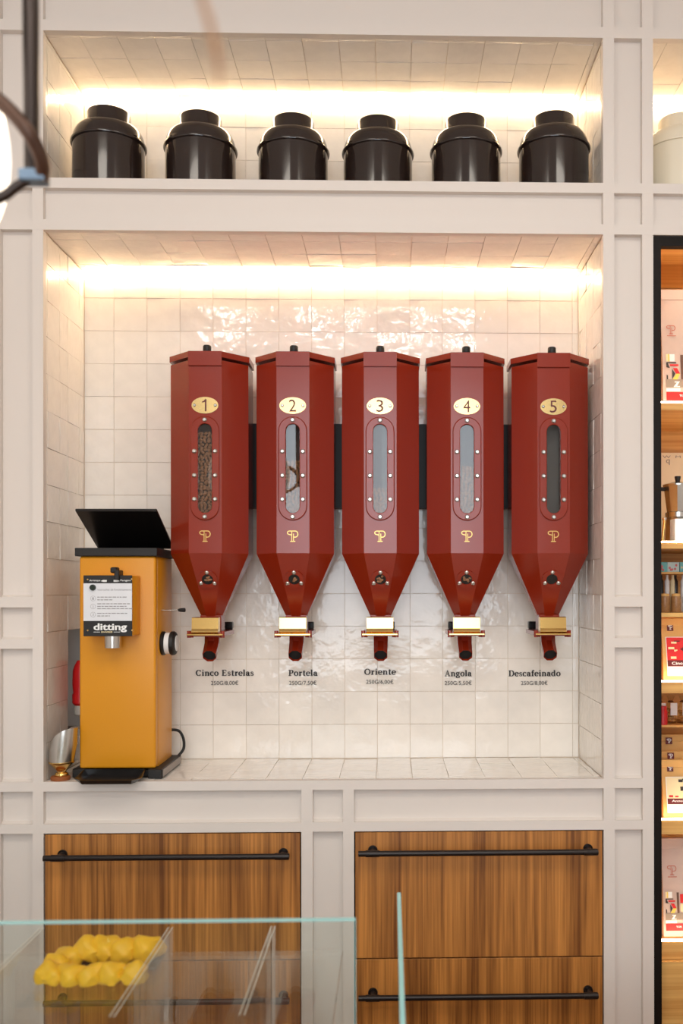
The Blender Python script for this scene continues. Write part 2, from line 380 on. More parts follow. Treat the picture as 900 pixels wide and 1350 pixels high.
# ------------------------------------------------------------------ built-in panelled front
XA, XB = -.938, .5836                       # niche
ZL0, ZL1 = .9878, 2.4815; ZU0, ZU1 = 2.6225, 3.0208; NB = .35
wf = thing('wall_front', (0, .011, 0), 'cream painted panelled built-in joinery framing the niches', 'wall panelling', kind='structure')
FT = .022
stiles = [(-1.53, -1.50), (-1.083, -1.053), (-.967, XA), (XB, .6145), (.6914, .722), (1.60, 1.63)]
for i, (a, b) in enumerate(stiles): obj('stile', box(B(), a, b, 0, FT, 0.02, 3.48), M_FRAME, wf)
for a, b in ((-.2433, -.2124), (-.1299, -.1000)): obj('stile', box(B(), a, b, 0, FT, .02, .97), M_FRAME, wf)
def rail(x0, x1, z0, z1): obj('rail', box(B(), x0, x1, -.0003, FT-.0003, z0, z1), M_FRAME, wf)
for z0, z1 in ((3.0208, 3.0505), (2.5949, 2.6225), (2.4815, 2.5095)): rail(-1.63, 1.63, z0, z1)
for z0, z1 in ((.962, .9878), (.8484, .8737), (.1, .15)): rail(-1.63, .722, z0, z1)
for z0, z1 in ((1.4597, 1.4876), (1.348, 1.374)): rail(-1.63, -.95, z0, z1); rail(.59, .722, z0, z1)
def panel(x0, x1, z0, z1):
    # recessed board with a sloped sill along its foot
    bm = B(); e = .004; box(bm, x0-e, x1+e, .0195, .03, z0-e, z1+e)
    prism_y = [(.004, z0-.002), (.0195, z0+.006), (.0195, z0-.002)]
    a = [bm.verts.new((x0, y, z)) for y, z in prism_y]; b = [bm.verts.new((x1, y, z)) for y, z in prism_y]
    bm.faces.new(a); bm.faces.new(b[::-1])
    for k in range(3): bm.faces.new((a[k], b[k], b[(k+1) % 3], a[(k+1) % 3]))
    obj('panel', bm, M_FRAME, wf)
ZB = [.15, .8484, .8737, .962, .9878, 1.348, 1.374, 1.4597, 1.4876, 2.4815, 2.5095, 2.5949, 2.6225, 3.0208, 3.0505, 3.48]
for x0, x1 in ((-1.50, -1.083), (-1.053, -.967), (.6145, .6914)):
    for k in range(0, len(ZB), 2): panel(x0, x1, ZB[k], ZB[k+1])
panel(XA, XB, 3.0505, 3.48); panel(XA, XB, 2.5095, 2.5949); panel(.722, 1.60, 3.0505, 3.48); panel(.722, 1.60, 2.5095, 2.5949)
panel(XA, -.2433, .8737, .962); panel(-.2124, -.1299, .8737, .962); panel(-.1, XB, .8737, .962); panel(-.2124, -.1299, .15, .8484)

# ------------------------------------------------------------------ zellige tiles
tile_meshes = []
for v in range(7):
    bm = B(); N = 4; T = .006; g = {}
    for i in range(N):
        for j in range(N):
            u, w = i/(N-1)-.5, j/(N-1)-.5; edge = i in (0, N-1) or j in (0, N-1)
            g[i, j] = bm.verts.new((u, w, random.uniform(-.0006, .0004) - (.0003 if edge else 0)))
    for i in range(N-1):
        for j in range(N-1): f = bm.faces.new((g[i, j], g[i+1, j], g[i+1, j+1], g[i, j+1])); f.smooth = True
    rim = [g[i, 0] for i in range(N)]+[g[N-1, j] for j in range(1, N)]+[g[i, N-1] for i in range(N-2, -1, -1)]+[g[0, j] for j in range(N-2, 0, -1)]
    low = [bm.verts.new((r.co.x, r.co.y, -T)) for r in rim]; hi = [bm.verts.new(r.co) for r in rim]
    for k in range(len(rim)): bm.faces.new((hi[k], low[k], low[(k+1) % len(rim)], hi[(k+1) % len(rim)]))
    me = bpy.data.meshes.new('tile'); bm.to_mesh(me); bm.free(); me.materials.append(M_TILE); tile_meshes.append(me)
def tile(parent, c, n, u, su, sv):
    """one tile: centre c on its face, normal n, u axis, sizes"""
    n = Vector(n); u = Vector(u); w = n.cross(u)
    t = bpy.data.objects.new('tile', random.choice(tile_meshes)); COL.objects.link(t); t.parent = parent
    tilt = Matrix.Rotation(max(-.02, min(.02, random.gauss(0, .009))), 3, 'X') @ Matrix.Rotation(max(-.02, min(.02, random.gauss(0, .009))), 3, 'Y')
    R = Matrix((u, w, n)).transposed() @ tilt
    loc = Vector(c)-wloc(parent)+n*random.uniform(-.0012, -.0003)
    t.matrix_local = Matrix.Translation(loc) @ R.to_4x4() @ Matrix.Diagonal((su, sv, 1, 1))
def cuts(lo, hi, start, step):
    k = math.ceil((lo-start)/step - 1e-6); xs = [lo]; v = start+k*step
    while v < hi-1e-6:
        if v > lo+.008: xs.append(v)
        v += step
    if hi-xs[-1] < .008: xs[-1] = hi
    else: xs.append(hi)
    return list(zip(xs, xs[1:]))
GAP = .0014
def tiled(name, bm, label, us, vs, place, cat='wall', skip=None):
    p = tag(obj(name, bm, M_GROUT), label, cat, kind='structure')
    for a, b in us:
        for c, d in vs:
            if skip and skip((a+b)/2, (c+d)/2): continue
            pos, n, u = place((a+b)/2, (c+d)/2); tile(p, pos, n, u, b-a-GAP, d-c-GAP)
    return p
XC = lambda lo, hi: cuts(lo, hi, -.8488, .101)
def niche(x0, x1, z0, z1, zrow, yc, tagname, say, low):
    tiled('wall_%s_back' % tagname, box(B(), x0-.01, x1+.01, NB+.0042, NB+.03, z0-.01, z1+.01), 'cream glazed square tiles on the back of the %s' % say, XC(x0, x1), cuts(z0, z1, zrow, .101),
          lambda a, c: ((a, NB, c), (0, -1, 0), (1, 0, 0)))
    YC = cuts(.023, NB, .036, .0975)
    for side, x, s in (('left', x0, 1), ('right', x1, -1)):
        bm = B(); xa, xb = (x-.03, x-.0042) if s > 0 else (x+.0042, x+.03)
        hole = low and side == 'left'
        if hole:
            box(bm, xa, xb, .022, .202, z0-.01, z1+.01); box(bm, xa, xb, .202, NB+.01, 1.391, z1+.01); box(bm, xa, xb, .202, NB+.01, z0-.01, 1.0885)
        else: box(bm, xa, xb, .022, NB+.01, z0-.01, z1+.01)
        ys = [(.023, .036), (.036, .1335), (.1335, .202), (.202, .3), (.3, NB)] if hole else YC
        p = tiled('wall_%s_%s' % (tagname, side), bm, 'cream glazed square tiles on the %s side of the %s' % (side, say), ys, cuts(z0, z1, 1.4925, .101),
              lambda a, c, x=x, s=s: ((x, a, c), (s, 0, 0), (0, 1, 0) if s > 0 else (0, -1, 0)), skip=(lambda a, c: a > .2 and 1.0885 < c < 1.391) if hole else None)
        if hole:
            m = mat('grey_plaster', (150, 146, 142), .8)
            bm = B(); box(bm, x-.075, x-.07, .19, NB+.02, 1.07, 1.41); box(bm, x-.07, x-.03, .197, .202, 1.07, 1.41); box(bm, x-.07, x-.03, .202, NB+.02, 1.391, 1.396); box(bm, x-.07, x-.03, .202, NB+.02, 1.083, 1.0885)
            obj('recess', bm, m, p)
    tiled('ceiling_%s' % tagname, box(B(), x0-.01, x1+.01, .022, NB+.01, z1+.0042, z1+.03), 'cream glazed square tiles on the ceiling of the %s' % say, XC(x0, x1), cuts(.023, NB, yc, .1005),
          lambda a, c: ((a, c, z1), (0, 0, -1), (1, 0, 0)), 'ceiling')
niche(XA, XB, ZL0, ZL1, 2.405, .077, 'dispenser_niche', 'large dispenser niche', True)
tiled('floor_dispenser_niche', box(B(), XA-.01, XB+.01, .022, NB+.01, ZL0-.03, ZL0-.0042), 'cream glazed square tiles on the ledge under the dispensers', XC(XA, XB), cuts(.023, NB, .05, .101),
      lambda a, c: ((a, c, ZL0), (0, 0, 1), (1, 0, 0)), 'floor')
niche(XA, XB, ZU0, ZU1, 2.934, .036, 'tin_shelf', 'upper shelf of dark tins', False)
niche(.722, 1.60, ZU0, ZU1, 2.934, .036, 'side_shelf', 'upper shelf of the cream tin', False)
for x0, x1, w in ((XA, XB, 'dark tins'), (.722, 1.60, 'cream tin')):
    struct('trim_1' if x0 < 0 else 'trim_2', box(B(), x0-.02, x1+.02, .022, NB+.03, ZU0-.026, ZU0), M_FRAME, 'cream shelf board carrying the %s' % w, 'shelf')

# LED strips tucked in the back corners of the niche ceilings
def led(x0, x1, y, z, label):
    t = thing('led_strip', ((x0+x1)/2, y, z), label, 'light strip')
    obj('channel', box(B(), x0, x1, y+.003, y+.0145, z+.0128, z+.0145), M_WHITE, t); obj('diffuser', box(B(), x0+.002, x1-.002, y+.001, y+.0168, z, z+.0128), M_LED, t)
led(XA+.006, XB-.006, .334, 2.466, 'glowing warm strip light above the five red dispensers')
led(XA+.006, XB-.006, .334, 3.005, 'glowing warm strip light behind the dark tins')
led(.728, 1.594, .334, 3.005, 'glowing warm strip light behind the cream tin')

# ------------------------------------------------------------------ drawers
def drawer(x0, x1, z0, z1, hz, hx0, hx1, label):
    t = thing('drawer', ((x0+x1)/2, 0, z0), label, 'drawer', 'walnut drawers')
    obj('drawer_front', box(B(), x0, x1, .002, .02, z0, z1, .0008, 1), M_WALNUT, t)
    obj('drawer_box', box(B(), x0+.02, x1-.02, .02, .40, z0+.02, z1-.05), M_OAK, t)
    h = obj('handle', cyl(B(), (hx0, -.036, hz), (hx1, -.036, hz), .0078, n=20), M_BRONZE_H, t, True)
    for x in (hx0+.038, hx1-.02):
        bm = B(); cyl(bm, (x, .002, hz+.0), (x, -.036, hz+.0), .0075, n=20); cyl(bm, (x, .0019, hz), (x, -.003, hz), .013, n=20); cyl(bm, (x-.018, -.036, hz), (x+.018, -.036, hz), .0092, n=20)
        obj('handle_post', bm, M_BRONZE_H, h, True)
M_BRONZE_H = mat('handle_bronze', (44, 38, 36), .35, .6)
g = .0035
drawer(XA+g, -.2433-g, .5002+.0018, .8484-g, .7915, -.925, -.272, 'walnut drawer under the yellow grinder, fully clear of the glass at its top')
drawer(-.1+g, XB-g, .5002+.0018, .8484-g, .797, -.087, .560, 'upper walnut drawer right of the thin glass divider')
drawer(XA+g, -.2433-g, .155, .5002-.0018, .404, -.925, -.272, 'lower walnut drawer seen through the glass case pane')
drawer(-.1+g, XB-g, .155, .5002-.0018, .4087, -.087, .560, 'lower right walnut drawer at the bottom edge')
struct('trim_3', box(B(), XA-.02, XB+.02, .41, .42, .1, .99), M_BLACK, 'dark cabinet back behind the drawers', 'cabinet back')

# ------------------------------------------------------------------ tins
def tin(px, Y, z0, m, label, group, name='tea_canister', X=None):
    x = W(px, 200, Y).x if X is None else X; c = (x, Y, z0); t = thing(name, c, label, 'canister', group)
    obj('body', lathe(B(), [(0, 0), (.098, 0), (.1, .002), (.1, .150), (.1, .153)], c, 56), m, t, 30)
    obj('rim', lathe(B(), [(.0985, .150), (.1045, .150), (.1055, .1535), (.1045, .157), (.0985, .157)], c, 56), m, t, 60)
    prof = [(.1000, .156)]+[(.062+.038*math.cos(math.radians(a))**.8, .157+.047*math.sin(math.radians(a))) for a in range(0, 90, 10)]+[(.0595, .206)]
    obj('shoulder', lathe(B(), prof, c, 56), m, t, 60)
    obj('cap', lathe(B(), [(.058, .203), (.0605, .203), (.0615, .206), (.0605, .21), (.0605, .240), (.0585, .2445), (0, .246)], c, 56), m, t, 40)
spots = [(143.5, .146), (264.5, .167), (386.5, .177), (498, .184), (614, .167), (729.5, .147)]
tl = ['dark brown canister at the left end of the shelf beside the lamp', 'second dark brown canister from the left end of the shelf', 'third dark brown canister from the left end of the shelf',
      'fourth dark brown canister from the left on the shelf', 'dark brown canister second from the right end of the shelf', 'dark brown canister at the right end of the shelf']
for (px, y), l in zip(spots, tl): tin(px, y, ZU0, M_TIN, l, 'dark brown tea canisters on the upper shelf')
tin(0, .147, ZU0, M_CREAMTIN, 'cream canister on the shelf at the right edge', 'cream canisters', X=.722+.118)

# ------------------------------------------------------------------ coffee dispensers
HY = .08; HW = .2214; AX = HY+HW/2            # front plane, across flats, axis depth
ZT_, ZS, ZC = 2.150, 1.610, 1.4288           # under the lid, shoulder, cone end
def octagon(cx, cy, w):
    a = w/2; b = a*math.tan(math.pi/8); return [(cx-b, cy-a), (cx+b, cy-a), (cx+a, cy-b), (cx+a, cy+b), (cx+b, cy+a), (cx-b, cy+a), (cx-a, cy+b), (cx-a, cy-b)]
def screw(bm, c, r, n=(0, -1, 0)):
    c = Vector(c); n = Vector(n); cyl(bm, c, c+n*r*.35, r, r*.95, 14); cyl(bm, c+n*r*.35, c+n*r*.75, r*.95, r*.55, 14)
def dispenser(k, cx, fill, label):
    t = thing('coffee_dispenser', (cx, AX, 1.31), label, 'dispenser', 'red wall-mounted coffee dispensers')
    # body with a real slot in its front face
    oc = octagon(cx, AX, HW); bm = B(); hb = HW/2*math.tan(math.pi/8)
    top = [bm.verts.new((x, y, ZT_)) for x, y in oc]; bot = [bm.verts.new((x, y, ZS)) for x, y in oc]
    sc = octagon(cx, AX, .058); low = [bm.verts.new((x, y, ZC)) for x, y in sc]
    for i in range(1, 8): bm.faces.new((top[i], top[(i+1) % 8], bot[(i+1) % 8], bot[i]))
    for i in range(8): bm.faces.new((bot[i], bot[(i+1) % 8], low[(i+1) % 8], low[i]))
    bm.faces.new(low); bm.faces.new(top[::-1])
    sx = cx-.0005; z0, z1 = 1.722, 1.972
    hole = [bm.verts.new((x, HY, z)) for x, z in stadium(sx, z0, z1, .0195)]
    for e in ((top[0], top[1]), (bot[0], bot[1]), (top[0], bot[0]), (top[1], bot[1])):
        if not bm.edges.get(e): bm.edges.new(e)
    he = [bm.edges.new((hole[i], hole[(i+1) % len(hole)])) for i in range(len(hole))]
    bmesh.ops.triangle_fill(bm, edges=he+[bm.edges.get(e) for e in ((top[0], top[1]), (bot[0], bot[1]), (top[0], bot[0]), (top[1], bot[1]))], use_dissolve=False)
    obj('hopper', bm, M_RED, t)
    # lid: octagonal cap with rim and a deeper front flap
    bm = B(); o2 = octagon(cx, AX, HW+.006); zt = 2.174
    a = [bm.verts.new((x, y, 2.158)) for x, y in o2]; b = [bm.verts.new((x, y, zt)) for x, y in o2]
    for i in range(8): bm.faces.new((a[i], a[(i+1) % 8], b[(i+1) % 8], b[i]))
    bm.faces.new(b); bm.faces.new(a[::-1]); box(bm, cx-hb-.001, cx+hb+.001, HY-.0062, HY-.0012, 2.134, 2.1745, .0006, 1)
    lid = obj('lid', bm, M_RED, t)
    obj('knob', lathe(B(), [(0, 0), (.0115, 0), (.0115, .004), (.0105, .005), (.0118, .007), (.0118, .021), (.010, .024), (0, .024)], (cx, .108, zt), 20), M_BLACK, lid, 35)
    # window frame, acrylic, screws
    bm = B(); L_ = [[bm.verts.new((x, y, z)) for x, z in stadium(sx, z0-d_, z1+d_, .0195+d_)] for d_, y in ((.0212, HY), (.0212, HY-.003), (.0185, HY-.0055), (.0016, HY-.0055), (0, HY-.0042), (0, HY))]
    for la, lb in zip(L_, L_[1:]):
        for i in range(len(la)): bm.faces.new((la[i], la[(i+1) % len(la)], lb[(i+1) % len(la)], lb[i]))
    fr = obj('window_frame', bm, M_RED, t, 25)
    obj('window_pane', prism(B(), stadium(sx, z0-.004, z1+.004, .0235), HY+.001, HY+.003), M_PLASTIC, t)
    zs = [1.756, 1.821, 1.887]
    pts = [(sx, z1+.0105), (sx, z0-.0105)]+[(sx+s*.0285, z) for s in (-1, 1) for z in (1.7605, 1.827, 1.8945)]
    for x, z in pts: b2 = B(); screw(b2, (x, HY-.0055, z), .0068); obj('screw', b2, M_STEEL, fr, 40)
    # roasted beans behind the pane
    inner = B(); box(inner, cx-.024, cx+.024, HY+.052, HY+.056, 1.70, 1.99); obj('inner_wall', inner, M_REDIN if fill else mat('grey_inside', (92, 90, 88), .6), t)
    if fill:
        bm = B(); rr = random.Random(k); zz = z0-.01
        while zz < fill:
            x = -.026+rr.uniform(0, .006)
            while x < .027:
                q = Matrix.Rotation(rr.uniform(0, 3.1), 4, 'Y') @ Matrix.Rotation(rr.uniform(-.5, .5), 4, 'X')
                ellipsoid(bm, (sx+x, HY+.0105+rr.uniform(0, .004), zz+rr.uniform(-.002, .002)), .0066, .0036, .0048, q.to_quaternion(), 1); x += rr.uniform(.0095, .0125)
            zz += .0078
        tag(obj('coffee_beans', bm, M_BEAN, t, True), kind='stuff')
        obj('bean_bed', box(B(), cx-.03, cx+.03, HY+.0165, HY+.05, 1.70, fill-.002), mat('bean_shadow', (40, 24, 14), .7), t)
    # oval number badge
    bp = thing if False else None
    zc = 2.0235; ov = [(sx+.0372*math.cos(i*math.pi/18), zc+.0232*math.sin(i*math.pi/18)) for i in range(36)]
    bd = obj('number_plate', prism(B(), ov, HY-.002, HY), M_BRASSB, t, 30)
    P = Plane2D((0, HY-.002, 0)); bm = B(); wd = .009 if k == 1 else .0195
    if k == 1:
        ribbon(bm, P, [(sx+.002, zc-.017), (sx+.002, zc+.017)], .0042, .0003); ribbon(bm, P, [(sx-.0075, zc+.0085), (sx-.002, zc+.011), (sx+.0025, zc+.0165)], .0036, .00031)
    else: font_mesh(bm, P, str(k), sx-wd/2-.0005, sx+wd/2-.0005, zc-.017, .034, h=.0003)
    obj('numeral', bm, M_MAROON, bd)
    for s in (-1, 1): b2 = B(); screw(b2, (sx+s*.029, HY-.002, zc), .0046); obj('screw', b2, M_STEEL, bd, 40)
    P = Plane2D((0, HY, 0)); obj('monogram', logo(B(), P, sx-.0005, 1.642, .0305), M_GOLD, t)
    # round sight port on the cone's front face
    n = Vector((0, -(ZS-ZC), -(HW-.058)/2)).normalized(); n = Vector((0, n.y, n.z)); v = Vector((0, n.z, -n.y)); 
    if v.z < 0: v = -v
    f0 = Vector((cx, HY, ZS)); f1 = Vector((cx, AX-.029, ZC)); c = f0.lerp(f1, .40)
    P = Plane2D(c, (1, 0, 0), v)
    def disc(bm, r, h0, h1, cc=(0, 0), nn=28):
        cyl(bm, P(cc[0], cc[1], h0), P(cc[0], cc[1], h1), r, n=nn)
    bm = B(); n1 = 28; loops = []
    for r, h in ((.028, 0), (.028, .004), (.016, .004), (.016, 0)): loops.append([bm.verts.new(P(r*math.cos(2*math.pi*i/n1), r*math.sin(2*math.pi*i/n1), h)) for i in range(n1)])
    for la, lb in zip(loops, loops[1:]):
        for i in range(n1): bm.faces.new((la[i], la[(i+1) % n1], lb[(i+1) % n1], lb[i]))
    pf = obj('port_flange', bm, M_RED, t, 40)
    bm = B(); disc(bm, .0158, .0002, .0009); obj('port_pane', bm, M_BLACKG, pf)
    if fill:
        bm = B(); rr = random.Random(k+50)
        for i in range(9): a = rr.uniform(0, 6.3); r = rr.uniform(0, .0105); ellipsoid(bm, P(r*math.cos(a), r*math.sin(a), .0008), .005, .0018, .0036, Matrix.Rotation(a*2, 4, 'Y').to_quaternion(), 1)
        tag(obj('coffee_beans', bm, M_BEAN, pf, True), kind='stuff')
    for a in (90, 210, 330):
        b2 = B(); p = P(.022*math.cos(math.radians(a)), .022*math.sin(math.radians(a)), .004); nn = P.n; cyl(b2, p, p+nn*.002, .006, .0058, 14); cyl(b2, p+nn*.002, p+nn*.0045, .0058, .003, 14); obj('screw', b2, M_STEEL, pf, 40)
    # sliding gate: brass front, carrier plate, bolts, counterweight
    bx = sx-.001
    bm = B(); poly = [(HY+.0015, 1.398), (HY+.0035, 1.4285), (HY+.012, 1.4305), (HY+.03, 1.4285), (HY+.03, 1.384), (HY+.002, 1.384), (HY-.006, 1.3885), (HY-.004, 1.392)]
    a = [bm.verts.new((bx-.0372, y, z)) for y, z in poly]; b = [bm.verts.new((bx+.0372, y, z)) for y, z in poly]
    bm.faces.new(a); bm.faces.new(b[::-1])
    for i in range(len(poly)): j = (i+1) % len(poly); bm.faces.new((a[i], b[i], b[j], a[j]))
    gate = obj('gate_front', bm, M_BRASS, t)
    bm = B(); box(bm, bx-.050, bx+.050, HY-.004, HY+.012, 1.3795, 1.384, .0008, 1); obj('gate_edge', bm, M_BRASS, gate)
    bm = B(); box(bm, bx-.049, bx+.049, HY+.012, AX+.09, 1.376, 1.388); obj('carrier_plate', bm, M_RED, t)
    for s in (-1, 1):
        bm = B(); cyl(bm, (bx+s*.047, HY+.014, 1.3725), (bx+s*.047, HY+.014, 1.392), .0058, n=10); cyl(bm, (bx+s*.0385, HY+.014, 1.373), (bx+s*.0385, HY+.014, 1.379), .0045, n=8); obj('bolt', bm, M_RED, t)
    bm = B(); box(bm, cx-.041, cx+.041, .288, .312, 1.389, 1.411, .003, 2); cw = obj('counterweight', bm, M_BLACKG, t)
    bm = B(); box(bm, cx-.043, cx+.043, .290, .306, 1.372, 1.389, .002, 1); box(bm, cx-.012, cx+.012, .27, .292, 1.376, 1.386); obj('weight_bracket', bm, M_STEEL, cw)
    bm = B(); box(bm, cx-.03, cx+.03, AX-.03, AX+.03, 1.386, 1.434); obj('throat', bm, M_RED, t)
    # spout: eight-sided tube bent forward, open at its mouth
    p0 = Vector((cx, AX+.002, 1.392)); p1 = Vector((cx, AX-.010, 1.350)); p2 = Vector((cx, .138, 1.318)); bm = B(); rings = []
    for p, d, r in ((p0, Vector((0, 0, -1)), .023), (p1, Vector((0, -.45, -.85)), .022), (p2, Vector((0, -.84, -.54)), .0205), (p2, Vector((0, -.84, -.54)), .0192), (p1, Vector((0, -.45, -.85)), .019)):
        d.normalize(); vx = Vector((1, 0, 0)); vy = d.cross(vx); rings.append([bm.verts.new(p+(vx*math.cos(math.pi*(i+.5)/4)+vy*math.sin(math.pi*(i+.5)/4))*r) for i in range(8)])
    for la, lb in zip(rings, rings[1:]):
        for i in range(8): bm.faces.new((la[i], la[(i+1) % 8], lb[(i+1) % 8], lb[i]))
    bm.faces.new(rings[-1]); sp = obj('spout', bm, M_RED, t, 30)
    bm = B(); d = Vector((0, -.84, -.54)).normalized(); vx = Vector((1, 0, 0)); vy = d.cross(vx); q = p2-d*.006
    bm.faces.new([bm.verts.new(q+(vx*math.cos(math.pi*(i+.5)/4)+vy*math.sin(math.pi*(i+.5)/4))*.0192) for i in range(8)]); obj('spout_mouth', bm, mat('spout_dark', (14, 12, 11), .8), sp)  # near-black sheet stands for the shade inside the tube
hx = [W(p, 600, HY).x for p in (270.5, 387, 501, 616, 729.5)]
pitch = (hx[4]-hx[0])/4; hx = [hx[0]+pitch*i for i in range(5)]
fills = [1.947, 1.872, 1.796, 1.858, 0]
hl = ['red hopper dispenser with brass plate 1, beans filling its window', 'red hopper dispenser with plate 2, second from the left', 'red hopper dispenser with plate 3, the middle one',
      'red hopper dispenser with plate 4, second from the right', 'red hopper dispenser with brass plate 5, empty window']
for k in range(5): dispenser(k+1, hx[k], fills[k], hl[k])
t = tag(obj('mounting_bar', box(B(), hx[0]-.05, hx[4]+.05, .302, .346, 1.757, 2.012), M_BLACK), 'black steel bar behind the dispensers fixing them to the tiles', 'bar')

# lettering on the tiles
def caption(title, price, tx0, tx1, tz, px0, px1, pz, label):
    Y = NB-.0016; a = W(tx0, tz, Y); b = W(tx1, tz, Y); c = W(px0, pz, Y); d = W(px1, pz, Y)
    t = thing('price_lettering', ((a.x+b.x)/2, NB, c.z), label, 'lettering'); P = Plane2D((0, Y, 0))
    obj('name_lettering', serif_text(B(), P, title, a.x, b.x, a.z, .0125), M_INK, t, recalc=False)
    obj('price_figures', font_mesh(B(), P, price, c.x, d.x, c.z, None), M_INK, t, recalc=False)
caption('Cinco Estrelas', '250G/8,00€', 258, 335, 891, 278, 314, 903, 'black lettering Cinco Estrelas 250G/8,00€ under dispenser 1')
caption('Portela', '250G/7,50€', 380, 419, 891, 381, 417, 903, 'black lettering Portela 250G/7,50€ under dispenser 2')
caption('Oriente', '250G/6,00€', 480, 522, 889.5, 482.5, 518.5, 901.5, 'black lettering Oriente 250G/6,00€ under dispenser 3')
caption('Angola', '250G/5,50€', 586, 622, 891.5, 586, 621.5, 903, 'black lettering Angola 250G/5,50€ under dispenser 4')
caption('Descafeinado', '250G/8,00€', 670, 739, 891.5, 686.5, 721.5, 903, 'black lettering Descafeinado 250G/8,00€ under dispenser 5')

# ------------------------------------------------------------------ grinder
def grinder():
    x0, x1, yf = -.858, -.649, .05
    t = thing('coffee_grinder', (-.75, .15, ZL0), 'tall yellow coffee grinder with open black lid on the tiled ledge', 'coffee grinder')
    obj('front_cover', box(B(), x0, x1, yf, yf+.028, 1.014, 1.60, .007, 3), M_YEL, t, 40)
    body = obj('body', box(B(), x0+.004, x1-.001, yf+.034, .252, 1.012, 1.60, .003, 2), M_YEL, t, 40)
    P = Plane2D((x1-.003, 0, 0), (0, 1, 0), (0, 0, 1))
    obj('sticker', rect(B(), P, .105, .150, 1.545, 1.58), M_BRASSB, body); bm = B(); rect(bm, P, .105, .165, 1.475, 1.525); obj('sticker', bm, mat('grey_sticker', (176, 172, 165), .5), body)
    bm = B()
    for i in range(3): rect(bm, P, .115, .155-.008*i, 1.512-.012*i, 1.518-.012*i, .0007)
    obj('sticker_print', bm, M_DARKP, body)
    obj('top_rim', box(B(), x0-.010, x1+.006, yf-.008, .262, 1.600, 1.623, .002, 2), M_BLACK, t)
    # lid hinged at the back, propped up
    hp = W(175, 722, .25); tp = W(158, 670.5, .045)
    bm = B(); wl = x0-.009; wr = x1+.005
    a = [(.25, hp.z-.004), (.045, tp.z-.007), (.045, tp.z), (.25, hp.z+.004)]
    A = [bm.verts.new((wl, y, z)) for y, z in a]; Bv = [bm.verts.new((wr, y, z)) for y, z in a]; bm.faces.new(A); bm.faces.new(Bv[::-1])
    for i in range(4): bm.faces.new((A[i], Bv[i], Bv[(i+1) % 4], A[(i+1) % 4]))
    bmesh.ops.bevel(bm, geom=list(bm.edges), offset=.001, segments=2, affect='EDGES'); lid = obj('lid', bm, M_BLACKG, t, 40)
    obj('hinge', cyl(B(), (wl+.03, .25, 1.628), (wr-.03, .25, 1.628), .006, n=12), M_BLACK, lid)
    # control head
    c0, c1, yc, zb, zt = -.8215, -.6905, -.03, 1.384, 1.546
    head = obj('control_head', box(B(), c0, c1, yc, yf+.001, zb, zt, .003, 2), M_YEL, t, 40)
    plate = obj('control_plate', box(B(), c0+.001, c1-.0005, yc-.0016, yc, zb-.001, zt, .0007, 1), M_BLACK, head)
    P = Plane2D((0, yc-.0016, 0)); fx = lambda px: W(px, 800, yc).x; fz = lambda py: W(150, py, yc).z
    obj('instruction_sheet', rect(B(), P, c0+.0012, c1-.001, fz(818.5), fz(769)), M_BLUEW, plate)
    bm = B(); font_mesh(bm, P, 'Arranque', fx(118), fx(132.5), fz(767), .0062, .01); obj('lettering', bm, M_WHITE, plate, recalc=False); bm = B(); font_mesh(bm, P, 'Paragem', fx(159), fx(172.5), fz(767), .0062, .01)
    flat(bm, P, [(fx(133), fz(766)), (fx(136), fz(764.6)), (fx(141), fz(764.6)), (fx(141), fz(767)), (fx(136), fz(767))]); flat(bm, P, [(fx(150), fz(764.6)), (fx(155), fz(764.6)), (fx(158), fz(766)), (fx(155), fz(767)), (fx(150), fz(767))])
    obj('lettering', bm, M_WHITE, plate, recalc=False); bm = B()
    font_mesh(bm, P, 'ditting', fx(123.5), fx(167.5), fz(833.6), .0240, .03)
    ribbon(bm, P, [(fx(123.5), fz(833.2)), (fx(132), fz(833.2))], .0012); ribbon(bm, P, [(fx(150), fz(833.2)), (fx(158.5), fz(833.2))], .0012)
    obj('lettering', bm, M_WHITE, plate, recalc=False)
    bm = B(); font_mesh(bm, P, 'SWISS', fx(133.5), fx(148.5), fz(834.2), .0040, .03, h=.0006); obj('lettering', bm, M_CREAMP, plate, recalc=False)
    bm = B(); rr = random.Random(3)
    font_mesh(bm, P, 'Instruções de funcionamento', fx(129), fx(173.5), fz(778.6), None, h=.0007)
    for y, x1_ in ((787.2, 167), (790.8, 149), (796, 171.5), (799.4, 167), (802.4, 175), (808.6, 168), (812, 145)):
        x = 128.5
        while x < x1_-1:
            w = min(rr.uniform(2.5, 6), x1_-x); rect(bm, P, fx(x), fx(x+w), fz(y+.55), fz(y-.55), .0007); x += w+1
    for i, y in enumerate((789, 799.5, 810.2)):
        ribbon(bm, P, arcpts(fx(123), fz(y), .0066, .0066, 0, 360, 24), .0007, .0007); font_mesh(bm, P, str(i+1), fx(122.2), fx(123.8), fz(y+1.7), .0066, h=.0008)
    obj('instruction_print', bm, M_GREY, plate, recalc=False)
    bm = B(); c = Vector((fx(122.7), yc-.0016, fz(774.5))); cyl(bm, c, c+Vector((0, -.006, 0)), .0084, .0075, 24); obj('start_button', bm, mat('green_button', (22, 40, 28), .3), head, 40)
    bm = B()
    for px, py in ((116, 764), (174, 763.5), (116, 831), (174.5, 831)): cyl(bm, (fx(px), yc-.0016, fz(py)), (fx(px), yc-.003, fz(py)), .0022, n=10)
    obj('plate_rivets', bm, M_BRASSB, plate)
    bm = B(); k0 = Vector((fx(154), yc+.015, zt)); cyl(bm, k0+Vector((-.004, .01, -.01)), k0+Vector((-.004, .01, .012)), .006, n=12)
